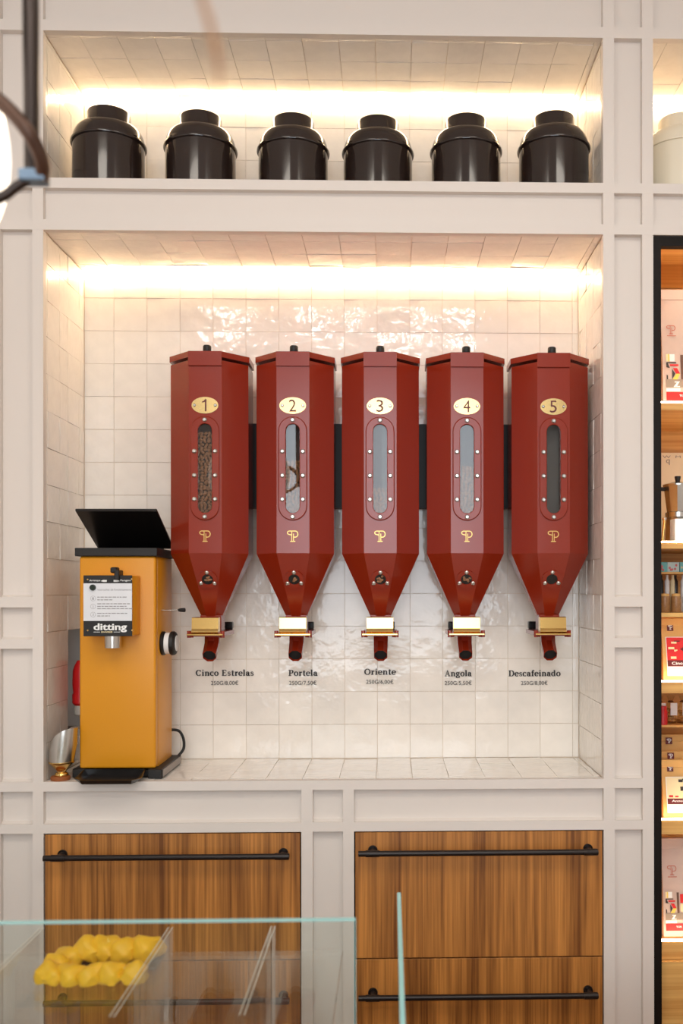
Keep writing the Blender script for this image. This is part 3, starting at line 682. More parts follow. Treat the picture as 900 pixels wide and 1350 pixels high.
    lv = Vector; box(bm, k0.x-.004, k0.x+.009, yc-.012, yc+.03, zt-.012, zt+.014, .002, 1); box(bm, k0.x-.018, k0.x, yc+.0, yc+.028, zt+.006, zt+.022, .003, 1); obj('bag_clamp_lever', bm, M_BLACK, head)
    bm = B(); cc = ((c0+c1)/2+.003, .005, 0); lathe(bm, [(.017, 1.350), (.0215, 1.350), (.0225, 1.384), (.019, 1.384), (.016, 1.352)], cc, 24); obj('outlet_chute', bm, M_STEEL, head, 40)
    # side dial and rod
    dx = x1-.003; dy, dz = .13, W(228, 848, .13).z
    bm = B(); lathe(bm, [(0, .0), (.032, 0), (.034, .003), (.034, .009), (.03, .013), (0, .013)], (dx, dy, dz), 40, 'X'); dial = obj('dial_base', bm, M_BLACK, t, 40)
    obj('dial_scale', lathe(B(), [(.0295, .012), (.0305, .013), (.0305, .027), (.0295, .028)], (dx, dy, dz), 40, 'X'), M_WHITE, dial, 30)
    obj('dial_knob', lathe(B(), [(0, .026), (.031, .026), (.034, .029), (.034, .037), (.031, .041), (.026, .042), (.024, .043), (0, .043)], (dx, dy, dz), 40, 'X'), M_BLACK, dial, 30)
    obj('dial_cap', lathe(B(), [(0, .0455), (.018, .0455), (.0225, .044), (.0225, .042)], (dx, dy, dz), 40, 'X'), M_WHITE, dial, 30)
    rz = W(228, 804.5, .12).z
    rod = obj('shutter_rod', cyl(B(), (dx-.01, .12, rz), (dx+.052, .12, rz+.0005), .0018, n=10), M_STEEL, t, 40); obj('rod_knob', lathe(B(), [(0, .050), (.0035, .050), (.0052, .056), (.006, .068), (.0045, .070), (0, .070)], (dx, .12, rz+.0005), 16, 'X'), M_BLACK, rod, 40)
    # base and tray
    obj('base_plate', box(B(), -.874, -.63, .055, .275, ZL0+.002, 1.008, .003, 1), M_BLACK, t)
    rail_ = obj('base_rail', box(B(), -.668, -.6275, .036, .275, ZL0, 1.0135, .0025, 1), M_BLACK, t); obj('rail_trim', box(B(), -.6276, -.6262, .044, .27, ZL0+.004, 1.011), mat('grey_trim', (150, 140, 132), .45), rail_)
    obj('base_rail', box(B(), -.878, -.842, .052, .275, ZL0, 1.0135, .0025, 1), M_BLACK, t)
    bm = B(); o = [(-.846, .055, 1.012), (-.678, .055, 1.012), (-.664, -.035, 1.004), (-.686, -.056, 1.002), (-.824, -.056, 1.002), (-.846, -.035, 1.004)]
    lo = [(-.836, .055, .992), (-.688, .055, .992), (-.684, -.028, .9905), (-.690, -.048, .9905), (-.820, -.048, .9905), (-.832, -.028, .9905)]
    vo = [bm.verts.new(p) for p in o]; vl = [bm.verts.new(p) for p in lo]; cen = Vector((-.755, 0, 0))
    vi = [bm.verts.new((p[0]*.97+cen.x*.03, p[1]*.95, p[2])) for p in o]; vj = [bm.verts.new((p[0]*.97+cen.x*.03, p[1]*.95, p[2]+.003)) for p in lo]
    for a, b in ((vl, vo), (vo, vi), (vi, vj)):
        for i in range(6): bm.faces.new((a[i], a[(i+1) % 6], b[(i+1) % 6], b[i]))
    bm.faces.new(vl[::-1]); bm.faces.new(vj); tr = obj('spill_tray', bm, M_BLACKG, t)
    for x in (-.815, -.70): obj('tray_foot', box(B(), x-.004, x+.004, .0, .03, ZL0, .9915), M_BLACK, tr)
    pts = smoothpath([(-.66, .262, 1.09), (-.635, .275, 1.085), (-.622, .28, 1.06), (-.622, .28, 1.03), (-.638, .27, 1.008)], 8)
    obj('cord_loop', tube(B(), pts, .0042, 10), M_BLACK, t, True)
grinder()

# red plug and its cable in the wall recess
t = thing('power_plug', (-.912, .235, 1.165), 'red industrial power plug with pale collar behind the grinder', 'plug')
ax = lambda z: (-.905+.02*(1.3-z)*0, .235, z)
obj('plug_body', lathe(B(), [(0, .05), (.012, .05), (.020, .035), (.0245, .02), (.026, -.02), (.0235, -.045), (.026, -.05), (.026, -.075), (.020, -.082), (0, -.082)], (-.911, .235, 1.25), 24), mat('red_plastic', (196, 28, 30), .3), t, 40)
obj('collar', lathe(B(), [(0, 0), (.019, 0), (.021, -.004), (.021, -.026), (.017, -.03), (0, -.03)], (-.911, .235, 1.168), 24), mat('grey_plastic', (178, 170, 158), .5), t, 40)
obj('cable', tube(B(), smoothpath([(-.911, .235, 1.142), (-.909, .235, 1.12), (-.900, .24, 1.09), (-.89, .25, 1.05), (-.882, .27, 1.01), (-.86, .285, .997)], 6), .005, 10), M_BLACK, t, True)

# scoop standing on its brass foot
SX, SY = -.8995, .03
tag(obj('coaster', lathe(B(), [(0, 0), (.025, 0), (.026, .002), (.026, .009), (.024, .011), (0, .011)], (SX-.003, SY, ZL0), 28), mat('brown_leather', (150, 84, 40), .6), smooth=40), 'small round brown coaster under the metal scoop', 'coaster')
t = thing('coffee_scoop', (SX, SY, ZL0+.011), 'polished steel scoop on brass foot beside the yellow grinder', 'scoop')
zb = ZL0+.011
obj('foot', lathe(B(), [(0, 0), (.017, 0), (.0185, .003), (.017, .008), (.0125, .011), (.0125, .014), (.018, .020), (.029, .032), (.0345, .038), (.0345, .040), (0, .040)], (SX, SY, zb), 32), M_BRASS, t, 50)
bm = B(); n = 32; R0 = []; R1 = []; R2 = []; R3 = []; Rm = []; Rn = []
for i in range(n):
    a = 2*math.pi*i/n; c, s = math.cos(a), math.sin(a); ht = .112+.020*c+.012*(1-c*c)
    for L, r, h in ((R0, .0325, .039), (Rm, .0365, .039+(ht-.039)*.5), (R1, .0335, ht), (R2, .0325, ht), (Rn, .0352, .041+(ht-.041)*.5), (R3, .0315, .041)):
        k = (h-.039)/.1; L.append(bm.verts.new((SX+r*c+.010*k, SY+r*s, zb+h)))
for la, lb in ((R0, Rm), (Rm, R1), (R1, R2), (R2, Rn), (Rn, R3)):
    for i in range(n): bm.faces.new((la[i], la[(i+1) % n], lb[(i+1) % n], lb[i]))
bm.faces.new(R3); bm.faces.new(R0[::-1]); obj('bowl', bm, M_STEEL, t, 50)

# ------------------------------------------------------------------ right-hand display cabinet
cx0 = .722; cabx1 = 1.60
cab = thing('display_cabinet', (1.16, .2, 0), 'black-framed oak display cabinet at the right edge', 'cabinet')
fz0 = .1
fr_o = [(cx0+.001, fz0), (cabx1-.001, fz0), (cabx1-.001, 2.4795), (cx0+.001, 2.4795)]; fr_i = [(cx0+.0225, fz0+.022), (cabx1-.0225, fz0+.022), (cabx1-.0225, 2.4525), (cx0+.0225, 2.4525)]
obj('frame', ringprism(B(), fr_o, fr_i, .004, .03), mat('black_frame', (20, 15, 12), .55, spec=.2), cab)
obj('back_board', box(B(), cx0, cabx1, .40, .415, .1, 2.48), M_OAK, cab)
for x in (cx0-.0, cabx1-.012): obj('side_board', box(B(), x, x+.012, .03, .40, .1, 2.48), wood('oak_upright', (206, 142, 70), (242, 194, 116), .8, .45, axis=2), cab)
obj('top_board', box(B(), cx0+.012, cabx1-.012, .03, .40, 2.462, 2.478), M_OAK, cab)
SH = {}
def shelf(key, ytop, ybot, Yf=.05, depth=.345):
    zt, zb = W(885, ytop, Yf).z, W(885, ybot, Yf).z; SH[key] = zt
    s = obj('shelf', box(B(), cx0+.012, cabx1-.012, Yf, Yf+depth, zb, zt, .001, 1), M_OAK, cab)
    return s, zt, zb
def underled(zt, name='strip_light'):
    obj(name, box(B(), cx0+.02, cabx1-.02, .0495, .058, zt, zt+.0035), mat('cabinet_led', (255, 250, 240), .5, emit=((1.0, .80, .54), 40)), cab)
obj('strip_light', box(B(), cx0+.02, cabx1-.02, .034, .046, 2.4602, 2.4618), mat('cabinet_led', (255, 250, 240), .5, emit=((1.0, .80, .54), 40)), cab)  # extra strip hidden behind the top rail, added to brighten the top compartment
for key, a, b in (('a', 531, 541), ('b', 715, 723.5), ('c', 808, 813.5), ('d', 899, 914), ('e', 1081, 1100), ('f', 1241, 1265)):
    s, zt, zb_ = shelf(key, a, b)
    if key in 'abdef': underled(zt)
obj('riser', box(B(), cx0+.012, cabx1-.012, .2, .345, W(885, 754, .2).z-.006, W(885, 754, .2).z), M_OAK, cab)
obj('riser', box(B(), cx0+.012, cabx1-.012, .2, .345, W(885, 956, .2).z-.006, W(885, 956, .2).z), M_OAK, cab)
obj('seam', box(B(), cx0+.012, cabx1-.012, .398, .3995, W(885, 379.5, .398).z-.002, W(885, 379.5, .398).z+.002), M_DARKP, cab)
for k in range(2):
    zc = W(885, 1267, .03).z-.004-.22*k
    d = obj('drawer_front', box(B(), cx0+.024, cabx1-.024, .035, .05, zc-.212, zc, .001, 1), M_OAK, cab)

def bag(x0, w, h, d, Yc, z0, m, name, label, cat='bag', group=None, fold=.03):
    """filled paper pouch: wide block foot, flat folded top"""
    t = thing(name, (x0+w/2, Yc, z0), label, cat, group); bm = B(); N = 9; rows = []
    for j in range(N+1):
        v = j/N; th = d*(1-v*.93); wd = w*(1-.03*math.sin(v*math.pi)); row = []
        prof = [(-.5, 0), (-.47, -.5), (-.2, -.5), (.2, -.5), (.47, -.5), (.5, 0), (.47, .5), (.2, .56), (-.2, .56), (-.47, .5)]
        for a, b in prof: row.append(bm.verts.new((x0+w/2+a*wd, Yc+b*th, z0+h*v)))
        rows.append(row)
    for a, b in zip(rows, rows[1:]):
        for i in range(10): bm.faces.new((a[i], a[(i+1) % 10], b[(i+1) % 10], b[i]))
    bm.faces.new(rows[0][::-1]); bm.faces.new(rows[-1]); body = obj('pouch', bm, m, t, 50)
    if fold: obj('folded_top', box(B(), x0, x0+w, Yc-.5*d*(1-(1-fold/h)*.93)-.003, Yc-.002, z0+h-fold, z0+h, .001, 1), m, t)
    return t, body
def fP(x0, w, h, d, Yc, z0, v0, v1):
    f = lambda v: Yc-.5*d*(1-v*.93)
    p0 = Vector((0, f(v0), z0+h*v0)); p1 = Vector((0, f(v1), z0+h*v1))
    o = p0-(p1-p0).normalized()*0; P = Plane2D((x0, p0.y-.0012, p0.z), (1, 0, 0), p1-p0); P.L = (p1-p0).length; return P

def pale_bag(px0, ytop, ybot, Yc, z0, label):
    d = .085; x0 = W(px0, ybot, Yc-d*.5).x; h = W(885, ytop, Yc).z-z0; w = .20
    t, body = bag(x0, w, h, d, Yc, z0, M_PAPERBAG, 'coffee_bag', label, group='large pale coffee bags')
    P = fP(x0, w, h, d, Yc, z0, .04, .56); L = P.L; s = L/.175
    def part(name, m, fn): bm = B(); fn(bm); obj(name, bm, m, body)
    R_ = lambda a0, a1, b0, b1, hh=.0005: (lambda bm: rect(bm, P, a0*s, a1*s, b0*s, b1*s, hh))
    F_ = lambda pts, hh=.0006: (lambda bm: flat(bm, P, [(a*s, b*s) for a, b in pts], hh))
    part('label_red', M_REDP, R_(.016, .13, .006, .030)); part('label_strip', M_WHITE, R_(.016, .055, .032, .041))
    part('print_block', M_TAUPE, R_(.016, .11, .043, .066, .0004)); part('print_block', M_DARKP, R_(.018, .022, .066, .078))
    part('print_block', M_DARKP, F_([(.034, .067), (.034, .096), (.042, .082)])); part('print_block', M_REDP, F_([(.036, .098), (.048, .098), (.056, .082), (.045, .082)])); part('print_block', M_YELP, F_([(.045, .082), (.056, .082), (.048, .066), (.034, .066)], .0007))
    part('print_block', M_REDP, R_(.028, .052, .104, .109)); part('print_block', M_DARKP, R_(.02, .046, .112, .115)); part('print_block', M_DARKP, F_([(.018, .114), (.022, .114), (.028, .098), (.018, .1)]))
    part('print_block', M_CREAMP, R_(.018, .024, .117, .138)); part('print_block', M_YELP, R_(.024, .028, .117, .138)); part('print_block', M_WHITE, R_(.028, .042, .117, .138))
    part('print_block', mat('brown_print', (104, 72, 56), .5), R_(.058, .066, .066, .136)); part('print_block', M_REDP, R_(.07, .09, .10, .13)); part('print_block', M_CREAMP, R_(.07, .09, .07, .098)); part('print_block', M_DARKP, R_(.095, .11, .07, .12))
    part('print_block', M_WHITE, F_([(.04, .06), (.054, .06), (.046, .047), (.054, .047), (.054, .044), (.036, .044), (.046, .057), (.04, .057)], .0008))
    bm = B(); font_mesh(bm, P, 'TOR', .052*s, .072*s, .0165*s, .006*s, .02, h=.0008); obj('label_lettering', bm, M_WHITE, body, recalc=False)
    P2 = fP(x0, w, h, d, Yc, z0, .62, .78); obj('monogram', logo(B(), P2, .036, 0, .026, .07, .0012), M_TERRA, body)
    bm = B(); rect(bm, P2, .024, .050, -.006, -.004, .0012); obj('print_line', bm, M_TERRA, body)
def kraft_bag(px0, ytop, ybot, Yc, z0, word, art, label):
    d = .075; x0 = W(px0, ybot, Yc-d*.5).x; h = W(885, ytop, Yc).z-z0; w = .145
    t, body = bag(x0, w, h, d, Yc, z0, M_KRAFT, 'kraft_coffee_bag', label, group='kraft coffee bags', fold=.02)
    P = fP(x0, w, h, d, Yc, z0, .08, .70); L = P.L
    bm = B(); rect(bm, P, .016, .125, 0, L, .0004); obj('paper_label', bm, M_WHITE, body)
    bm = B(); rect(bm, P, .018, .123, L*.24, L*.985, .0007); obj('label_art', bm, M_REDP if art == 1 else M_CREAMP, body)
    bm = B(); rect(bm, P, .018, .123, L*.24, L*.40, .0009); obj('label_band', bm, M_MAROON, body)
    bm = B(); font_mesh(bm, P, word, .03, .03+.0068*len(word), L*.285, L*.075, .02, h=.0012); obj('label_lettering', bm, M_WHITE, body, recalc=False)
    rr = random.Random(art); cols = [M_CREAMP, M_MAROON, M_CREAMP] if art == 1 else [M_REDP, M_DARKP, M_REDP, M_DARKP, M_MAROON]
    for i in range(12):
        a = .02+rr.random()*.085; b = L*(.42+rr.random()*.48); bm = B(); rect(bm, P, a, a+rr.uniform(.006, .018), b, min(L*.97, b+rr.uniform(.003, .012)), .001+.00004*i); obj('print_block', bm, cols[i % len(cols)], body)
    bm = B()
    for i in range(4): ribbon(bm, P, [(.03, L*(.18-.045*i)), (.1-.01*i, L*(.18-.045*i))], .0012, .0007)
    obj('small_print', bm, M_GREY, body)
    P2 = fP(x0, w, h, d, Yc, z0, .84, .98); bm = B(); rect(bm, P2, .022, .040, -.008, .012, .001); sq = obj('seal_tag', bm, M_MAROON, body); obj('monogram', logo(B(), P2, .031, -.004, .012, .12, .0014), M_WHITE, sq)

pale_bag(871, 383, 529, .16, SH['a'], 'pale printed coffee bag on the top cabinet shelf')
pale_bag(872, 1104, 1236, .13, SH['f'], 'pale printed coffee bag on the lowest cabinet shelf')
kraft_bag(872.5, 815, 899, .115, SH['d'], 'Cinco Estrelas', 1, 'kraft coffee bag with red Cinco Estrelas label')
kraft_bag(872.5, 1001, 1081, .115, SH['e'], 'Angola', 2, 'kraft coffee bag with striped Angola label in front')
# row of kraft bags behind the Angola bag, only their tagged tops showing
for i, (px, yt, Yc) in enumerate(((868, 990, .21), (866, 968, .275), (880, 972, .33))):
    z0 = SH['e']; x0 = W(px, 1000, Yc).x; h = W(885, yt, Yc).z-z0
    nm = ['second', 'third', 'last'][i]
    t, body = bag(x0, .13, h, .05, Yc, z0, M_KRAFT, 'kraft_coffee_bag', 'plain kraft bag, %s in the row behind the Angola bag' % nm, group='kraft coffee bags', fold=.02)
    P2 = fP(x0, .13, h, .05, Yc, z0, .88, .99); bm = B(); rect(bm, P2, .022, .042, -.004, .016, .0045+.004); sq = obj('seal_tag', bm, M_MAROON, body); obj('monogram', logo(B(), P2, .032, .000, .012, .12, .009), M_WHITE, sq)
# cookie bags on the riser
zr = W(885, 956, .2).z
for i, px in enumerate((862, 877, 893)):
    x = W(px+8, 940, .24).x; t = thing('cookie_bag', (x, .25, zr), ['clear bag of biscuits beside the red tin', 'clear bag of biscuits with white tag in the middle', 'clear bag of biscuits with white tag at the right edge'][i], 'biscuit bag', 'bags of biscuits')
    bm = B(); rr = random.Random(i)
    for k in range(14): ellipsoid(bm, (x+rr.uniform(-.008, .008), .25+rr.uniform(-.008, .008), zr+.008+rr.random()*.036), .0072, .0072, .0055, None, 1)
    tag(obj('biscuits', bm, mat('biscuit', (208, 150, 74), .6, var=.1), t, True), kind='stuff')
    obj('pouch', lathe(B(), [(0, 0), (.0155, 0), (.0165, .02), (.0155, .045), (.008, .062), (.006, .066), (.013, .082)], (x, .25, zr), 14), M_PLASTIC, t, True)
    obj('tie', lathe(B(), [(.006, .062), (.0095, .064), (.006, .067)], (x, .25, zr), 12), mat('brown_ribbon', (120, 68, 36), .6), t)
    obj('tag', box(B(), x-.006, x+.014, .230, .232, zr+.025, zr+.062), M_WHITE, t)
x = W(868, 925, .16).x; tag(obj('red_tin', lathe(B(), [(0, 0), (.018, 0), (.018, .045), (.016, .048), (.016, .06), (0, .06)], (x+.012, .12, SH['d']), 20) if False else lathe(B(), [(0, 0), (.014, 0), (.014, .04), (.012, .043), (.012, .055), (0, .055)], (W(872, 930, .225).x, .215, zr), 20), mat('red_tin_paint', (206, 34, 40), .35), smooth=40), 'small red tin beside the biscuit bags', 'tin')
# compartment b: coffee maker, carton, poster board
bz = SH['b']
pb = thing('poster_board', (1.1, .385, bz), 'white board with dark letters on the cabinet back', 'poster')
obj('board', box(B(), cx0+.014, cabx1-.02, .385, .395, bz, W(885, 597, .385).z), mat('poster_white', (246, 226, 190), .6), pb)
P = Plane2D((0, .385, 0), (1, 0, 0)); bm = B(); q = W(880, 609, .385); w_ = .012
font_mesh(bm, P, 'q', q.x-w_/2, q.x+w_/2, q.z-.010, .018); font_mesh(bm, P, 'W  M  A', W(873, 600, .385).x, W(910, 600, .385).x, q.z+.012, .008); obj('lettering', bm, M_TAUPE, pb, recalc=False)
mx = W(893, 660, .2).x
mk = thing('moka_pot', (mx, .2, bz), 'steel stove-top coffee maker with black knob in the cabinet', 'coffee maker')
zz = lambda y: W(885, y, .2).z-bz
obj('boiler', lathe(B(), [(0, zz(714)), (.036, zz(714)), (.038, zz(712)), (.034, zz(684)), (.031, zz(682)), (0, zz(682))], (mx, .2, bz), 10), M_STEEL, mk, 20)
obj('collar', lathe(B(), [(.030, zz(683)), (.036, zz(682)), (.036, zz(676)), (.030, zz(675))], (mx, .2, bz), 24), M_STEEL, mk, 30)
obj('pitcher', lathe(B(), [(0, zz(675)), (.032, zz(675)), (.042, zz(642)), (.042, zz(640)), (0, zz(640))], (mx, .2, bz), 10), M_STEEL, mk, 20)
ld = obj('lid', lathe(B(), [(.043, zz(641)), (.043, zz(639)), (.01, zz(635)), (0, zz(635))], (mx, .2, bz), 20), M_STEEL, mk, 40)
obj('knob', lathe(B(), [(0, zz(636)), (.006, zz(636)), (.009, zz(630)), (.009, zz(628)), (0, zz(628))], (mx, .2, bz), 14), M_BLACK, ld, 40)
obj('handle', tube(B(), smoothpath([(mx-.040, .2, bz+zz(645)), (mx-.07, .2, bz+zz(646)), (mx-.075, .2, bz+zz(660)), (mx-.068, .2, bz+zz(684))], 5), .006, 8), M_BLACK, mk, True)
zz2 = lambda y: W(885, y, .11).z
tag(obj('carton', box(B(), W(889.5, 700, .1).x, W(889.5, 700, .1).x+.09, .10, .15, bz, zz2(684), .001, 1), mat('pale_blue_card', (216, 224, 240), .6)), 'pale blue-white carton in front of the coffee maker', 'carton')
lx = W(875.5, 700, .12).x
tp = thing('brass_scoop', (lx, .12, bz), 'slim brass measuring spoon leaning by the coffee maker', 'spoon'); obj('shaft', tube(B(), [(lx-.006, .12, bz), (lx+.002, .125, zz2(686))], .004, 10), M_BRASS, tp, True); obj('bowl', lathe(B(), [(0, -.006), (.006, -.003), (.007, .004), (.0, .006)], (lx+.002, .125, zz2(684)), 14), M_STEEL, tp, True)
cx_ = W(874, 620, .15).x
pt = thing('glass_carafe', (cx_-.004, .3, bz), 'clear glass carafe with black lid at the cabinet frame', 'carafe'); zq = lambda y: W(875, y, .3).z-bz
obj('vessel', lathe(B(), [(0, 0), (.035, 0), (.038, zq(690)), (.030, zq(650)), (.034, zq(632)), (.032, zq(632)), (.028, zq(650)), (.036, zq(690)), (.033, .003), (0, .003)], (cx_-.004, .3, bz), 24), M_PLASTIC, pt, True)
obj('lid', lathe(B(), [(0, zq(632)), (.035, zq(632)), (.033, zq(628)), (.012, zq(627)), (.010, zq(619)), (.013, zq(618)), (0, zq(618))], (cx_-.004, .3, bz), 24), M_BLACK, pt, 40)
# compartment c: little picture boxes on the riser, jars and bottles below
rz = W(885, 754, .2).z
for i, px in enumerate((868, 879.5, 896)):
    x = W(px, 745, .22).x; t = thing('picture_box', (x+.012, .25, rz), ['small turquoise box next to the cabinet frame', 'small white box with coloured flowers on the riser', 'small turquoise box at the right edge of the riser'][i], 'box', 'small gift boxes')
    w = (.026, .036, .03)[i]; h = W(885, 741, .22).z-rz; obj('carton', box(B(), x, x+w, .22, .27, rz, rz+h, .001, 1), mat('turquoise_card' if i != 1 else 'pale_card', (130, 206, 204) if i != 1 else (214, 232, 226), .5), t)
    P = Plane2D((x, .22, rz)); bm = B(); rr = random.Random(i+3)
    for k in range(5): a, b = rr.uniform(.005, w-.008), rr.uniform(.005, h-.006); flat(bm, P, [(a+.004*math.cos(j*1.257), b+.004*math.sin(j*1.257)) for j in range(5)], .0005+.00005*k)
    obj('flower_print', bm, mat('pink_print', (226, 120, 120), .5) if i != 2 else M_CREAMP, t)
cz = SH['c']
for i, px in enumerate((869.5, 884.2, 899.5)):
    x = W(px+6.5, 795, .1).x; t = thing('spice_jar', (x, .1, cz), ['brown ribbed jar nearest the cabinet frame', 'brown ribbed jar second from the cabinet frame', 'white capped jar at the right edge of the shelf'][i], 'jar', 'small jars on the cabinet shelf')
    h = W(885, 786, .1).z-cz; r = .0145; n = 24; obj('jar', lathe(B(), [(0, 0), (r*.9, 0), (r, .003), (r, h*.9), (r*.93, h), (0, h)], (x, .1, cz), n), mat('brown_jar', (150, 108, 66), .35, var=.2, mottle=150) if i < 2 else M_WHITE, t, 40)
    obj('lid', lathe(B(), [(0, h), (r*.85, h), (r*.85, h+.007), (0, h+.008)], (x, .1, cz), n), M_KRAFT if i < 2 else M_WHITE, t, 40)
for i, px in enumerate((871, 879, 886.5, 890, 900)):
    x = W(px, 770, .26).x; t = tag(obj('slim_bottle', lathe(B(), [(0, 0), (.007, 0), (.0075, .002), (.0075, W(885, 766, .26).z-cz), (.004, W(885, 763, .26).z-cz), (.004, W(885, 758, .26).z-cz), (0, W(885, 758, .26).z-cz)], (x, .26, cz), 16), (M_BLACKG, M_WHITE, M_CREAMP, M_BLACKG, M_WHITE)[i], smooth=40),
        ['slim black bottle nearest the cabinet frame', 'slim white bottle second from the cabinet frame', 'slim cream bottle in the middle of the row', 'slim black bottle right of the cream one', 'slim white bottle at the right edge'][i], 'bottle', 'slim bottles on the cabinet shelf')

# ------------------------------------------------------------------ counter and glass case in the foreground
PY = -1.26
cz_ = .60
struct_m = mat('counter_paint', (214, 200, 188), .5)
ct = thing('counter', (0, -1.0, 0), 'low painted counter base carrying the glass panes', 'counter')
obj('plinth', box(B(), -1.7, 1.5, -1.25, -.78, 0, .08), M_BLACK, ct); obj('carcass', box(B(), -1.72, 1.52, -1.28, -.74, .08, cz_-.03), struct_m, ct); obj('worktop', box(B(), -1.74, 1.54, -1.30, -.72, cz_-.03, cz_, .002, 1), mat('white_stone', (228, 224, 218), .25, var=.03, mottle=9), ct)
pr = W(467.5, 1213, PY); pl = W(0, 1217, PY); zt = pr.z
gp = thing('sneeze_guard', (-.8, PY, cz_), 'wide clear glass front pane of the pastry case', 'glass pane')
obj('pane', box(B(), -1.6, pr.x, PY, PY+.010, cz_, zt-.0012), M_GLASS, gp)
obj('polished_edge', box(B(), -1.6, pr.x, PY-.0002, PY+.0102, zt-.0012, zt), M_GEDGE, gp)
obj('polished_edge', box(B(), pr.x, pr.x+.001, PY-.0002, PY+.0102, cz_, zt), M_GEDGE, gp)
dz = .915; xd0, xd1 = W(523.2, 1176, -.71).x, W(528.4, 1176, -.71).x; dz = W(525, 1176, -.71).z
gd = thing('display_divider', ((xd0+xd1)/2, -1.0, cz_), 'upright frosted-edge glass divider seen end on', 'glass pane')
obj('pane', box(B(), xd0, xd1-.0005, -1.295, -.725, cz_, dz-.012), M_GLASS, gd)
obj('polished_edge', box(B(), xd0-.0002, xd1, -1.5, -.71, dz-.013, dz, .002, 2), M_GEDGE, gd)
# glass shelf with upright fins, solid pastries on a tray standing in for a reflection
gz = .835
gs = thing('pastry_shelf', (-.65, -1.02, cz_), 'clear glass pastry shelf on upright glass fins', 'glass shelf')
obj('shelf_pane', box(B(), -1.25, -.09, -1.22, -.83, gz-.008, gz), M_CLEAR, gs)
for pxx in (55, 225, 360):
    x = W(pxx, {55: 1260, 225: 1215, 360: 1245}[pxx], -.85).x
    obj('fin', box(B(), x-.004, x+.004, -1.22, -.85, cz_, .888), M_CLEAR, gs); [obj('fin_edge', box(B(), x+e-.0006, x+e+.0006, -1.22, -.85, .888, .8886), mat('pale_glass_edge', (214, 208, 198), .3), gs) for e in (-.0036, .0036)]
tx0, tx1 = W(58, 1262, -.93).x, W(217, 1250, -.85).x
tag(obj('serving_tray', box(B(), W(106, 1250, -.88).x, W(217, 1250, -.85).x, -.918, -.845, gz, gz+.006, .002, 1), mat('dark_tray', (70, 52, 40), .5)), 'dark serving tray under the back row of yellow pastries', 'tray')
def pastry(x, y, s, label, seed, gz=.835):
    rr = random.Random(seed); bm = B(); t = thing('pastry', (x, y, gz), label, 'pastry', 'yellow pastries on the tray')
    bmesh.ops.create_icosphere(bm, subdivisions=3, radius=1); ph = [rr.uniform(0, 6) for _ in range(6)]
    for v in bm.verts:
        c = v.co.copy(); k = 1+.2*math.sin(3*c.x+ph[0])*math.sin(2.5*c.y+ph[1])+.12*math.sin(7*c.z+ph[2])*math.sin(6*c.x+ph[3])
        v.co = Vector((c.x*.031*s*k, c.y*.027*s*k, max(-.5, c.z)*.024*s*k))
    lo = min(v.co.z for v in bm.verts)
    for v in bm.verts: v.co += Vector((x, y, gz+.0002-lo))
    obj('bun', bm, mat('yellow_pastry', (228, 172, 22), .5, var=.08, mottle=40, subs=.2), t, True)
    bm = B()
    for k in range(6): a = rr.uniform(0, 6.3); r = rr.uniform(0, .017)*s; ellipsoid(bm, (x+r*math.cos(a), y+r*math.sin(a), gz+.032*s-(r*r)*14), .0038, .0038, .0022, None, 1)
    obj('sugar_pearls', bm, mat('pale_sugar', (244, 214, 120), .5), t, True)
for i, px in enumerate((116, 141, 166, 191)):
    x = W(px, 1240, -.88).x; pastry(x, -.882+.006*(i % 2), 1.02+.05*(i % 2), gz=gz+.006, label=['back row yellow pastry at the left', 'back row yellow pastry, second from left', 'back row yellow pastry, second from right', 'back row yellow pastry at the right'][i], seed=i)
for i, px in enumerate((66, 93, 122, 149, 176)):
    x = W(px, 1275, -.965).x; pastry(x, -.965, .86, ['front row yellow pastry at the left end', 'front row yellow pastry, second from left', 'front row yellow pastry in the middle', 'front row yellow pastry, second from right', 'front row yellow pastry at the right end'][i], i+20)
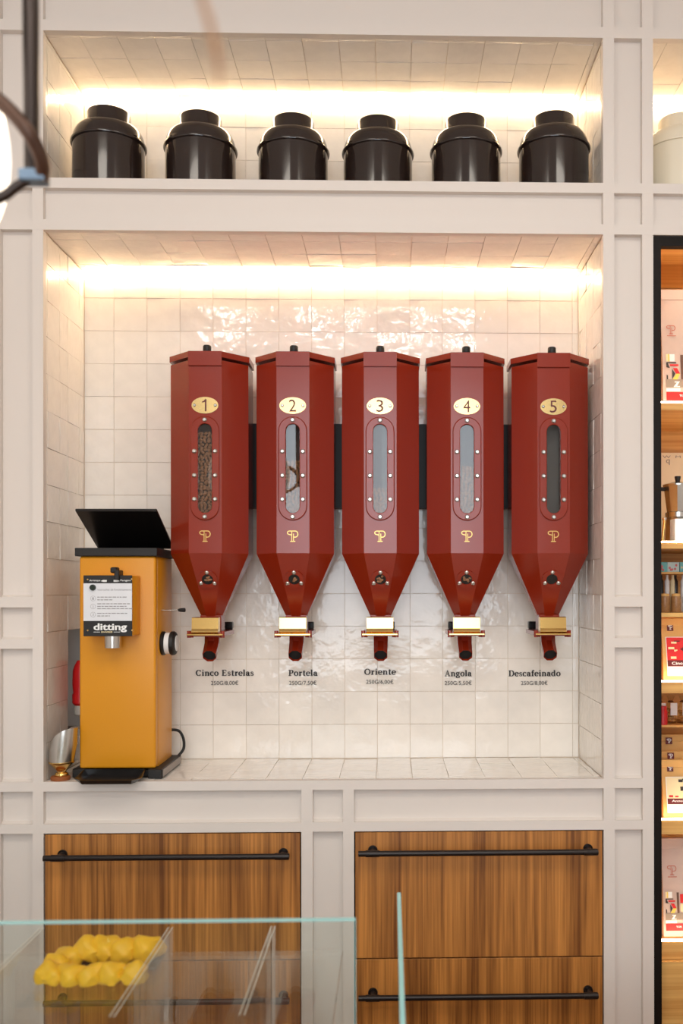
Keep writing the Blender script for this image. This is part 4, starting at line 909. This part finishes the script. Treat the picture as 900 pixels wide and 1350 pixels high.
for i, (px, yy) in enumerate(((88, -.895), (74, -.93))):
    x = W(px, 1250, yy).x; pastry(x, yy, .9, ['yellow pastry between the two rows, nearer the back', 'yellow pastry between the two rows, at the left edge'][i], i+40)

# ------------------------------------------------------------------ pendant lamp close to the camera
LY = -1.5
lamp = thing('pendant_lamp', W(-210, 180, LY), 'pendant lamp with white globe and dark bronze rod at left edge', 'lamp')
obj('rod', cyl(B(), W(36, -60, LY)+Vector((0, 0, .6)), W(42, 236, LY), .0100, .0088, 20), M_BRONZE, lamp, True)
arc = [W(p[0], p[1], LY+p[2]) for p in ((-70, 108, -.03), (-20, 122, -.03), (8, 141, -.03), (34, 170, -.03), (49, 196, -.02), (56, 218, -.01), (54, 236, 0))]
obj('hoop', tube(B(), smoothpath(arc, 8), .0085, 14), mat('warm_bronze', (74, 52, 40), .4, .6), lamp, True)
q = W(45, 234, LY); obj('joint', box(B(), q.x-.0148, q.x+.0148, LY-.011, LY+.011, q.z-.007, q.z+.007, .002, 2), mat('blued_steel', (112, 130, 148), .4, .8), lamp)  # bluish sky highlight put into the joint's colour
obj('arm', tube(B(), smoothpath([W(38, 236, LY), W(20, 247, LY), (W(2, 260, LY)), W(-40, 275, LY)], 6), .006, 12), M_BRONZE, lamp, True)
gc = W(-210, 180, LY); bm = B(); lathe(bm, [(0, -.18)]+[(.18*math.sin(math.radians(a)), -.18*math.cos(math.radians(a))) for a in range(6, 180, 6)]+[(0, .18)], gc, 56)
obj('globe', bm, mat('opal_glass', (250, 246, 240), .2, emit=((1.0, .93, .84), 1.6)), lamp, True)
# thin brown tube tapering to a tip, right in front of the lens
obj_c = tag(obj('hanging_cord', tube(B(), smoothpath([W(250, -120, -2.15), W(262, -20, -2.15), W(276, 30, -2.15), W(287, 80, -2.15), W(290, 120, -2.15)], 6), [.0019]*17+[.0017, .0015, .0013, .0011, .0009, .0007, .0005, .0003], 10), mat('brown_cord', (150, 108, 72), .7), smooth=True), 'thin brown hanging cord blurred close to the lens at the top', 'cord')
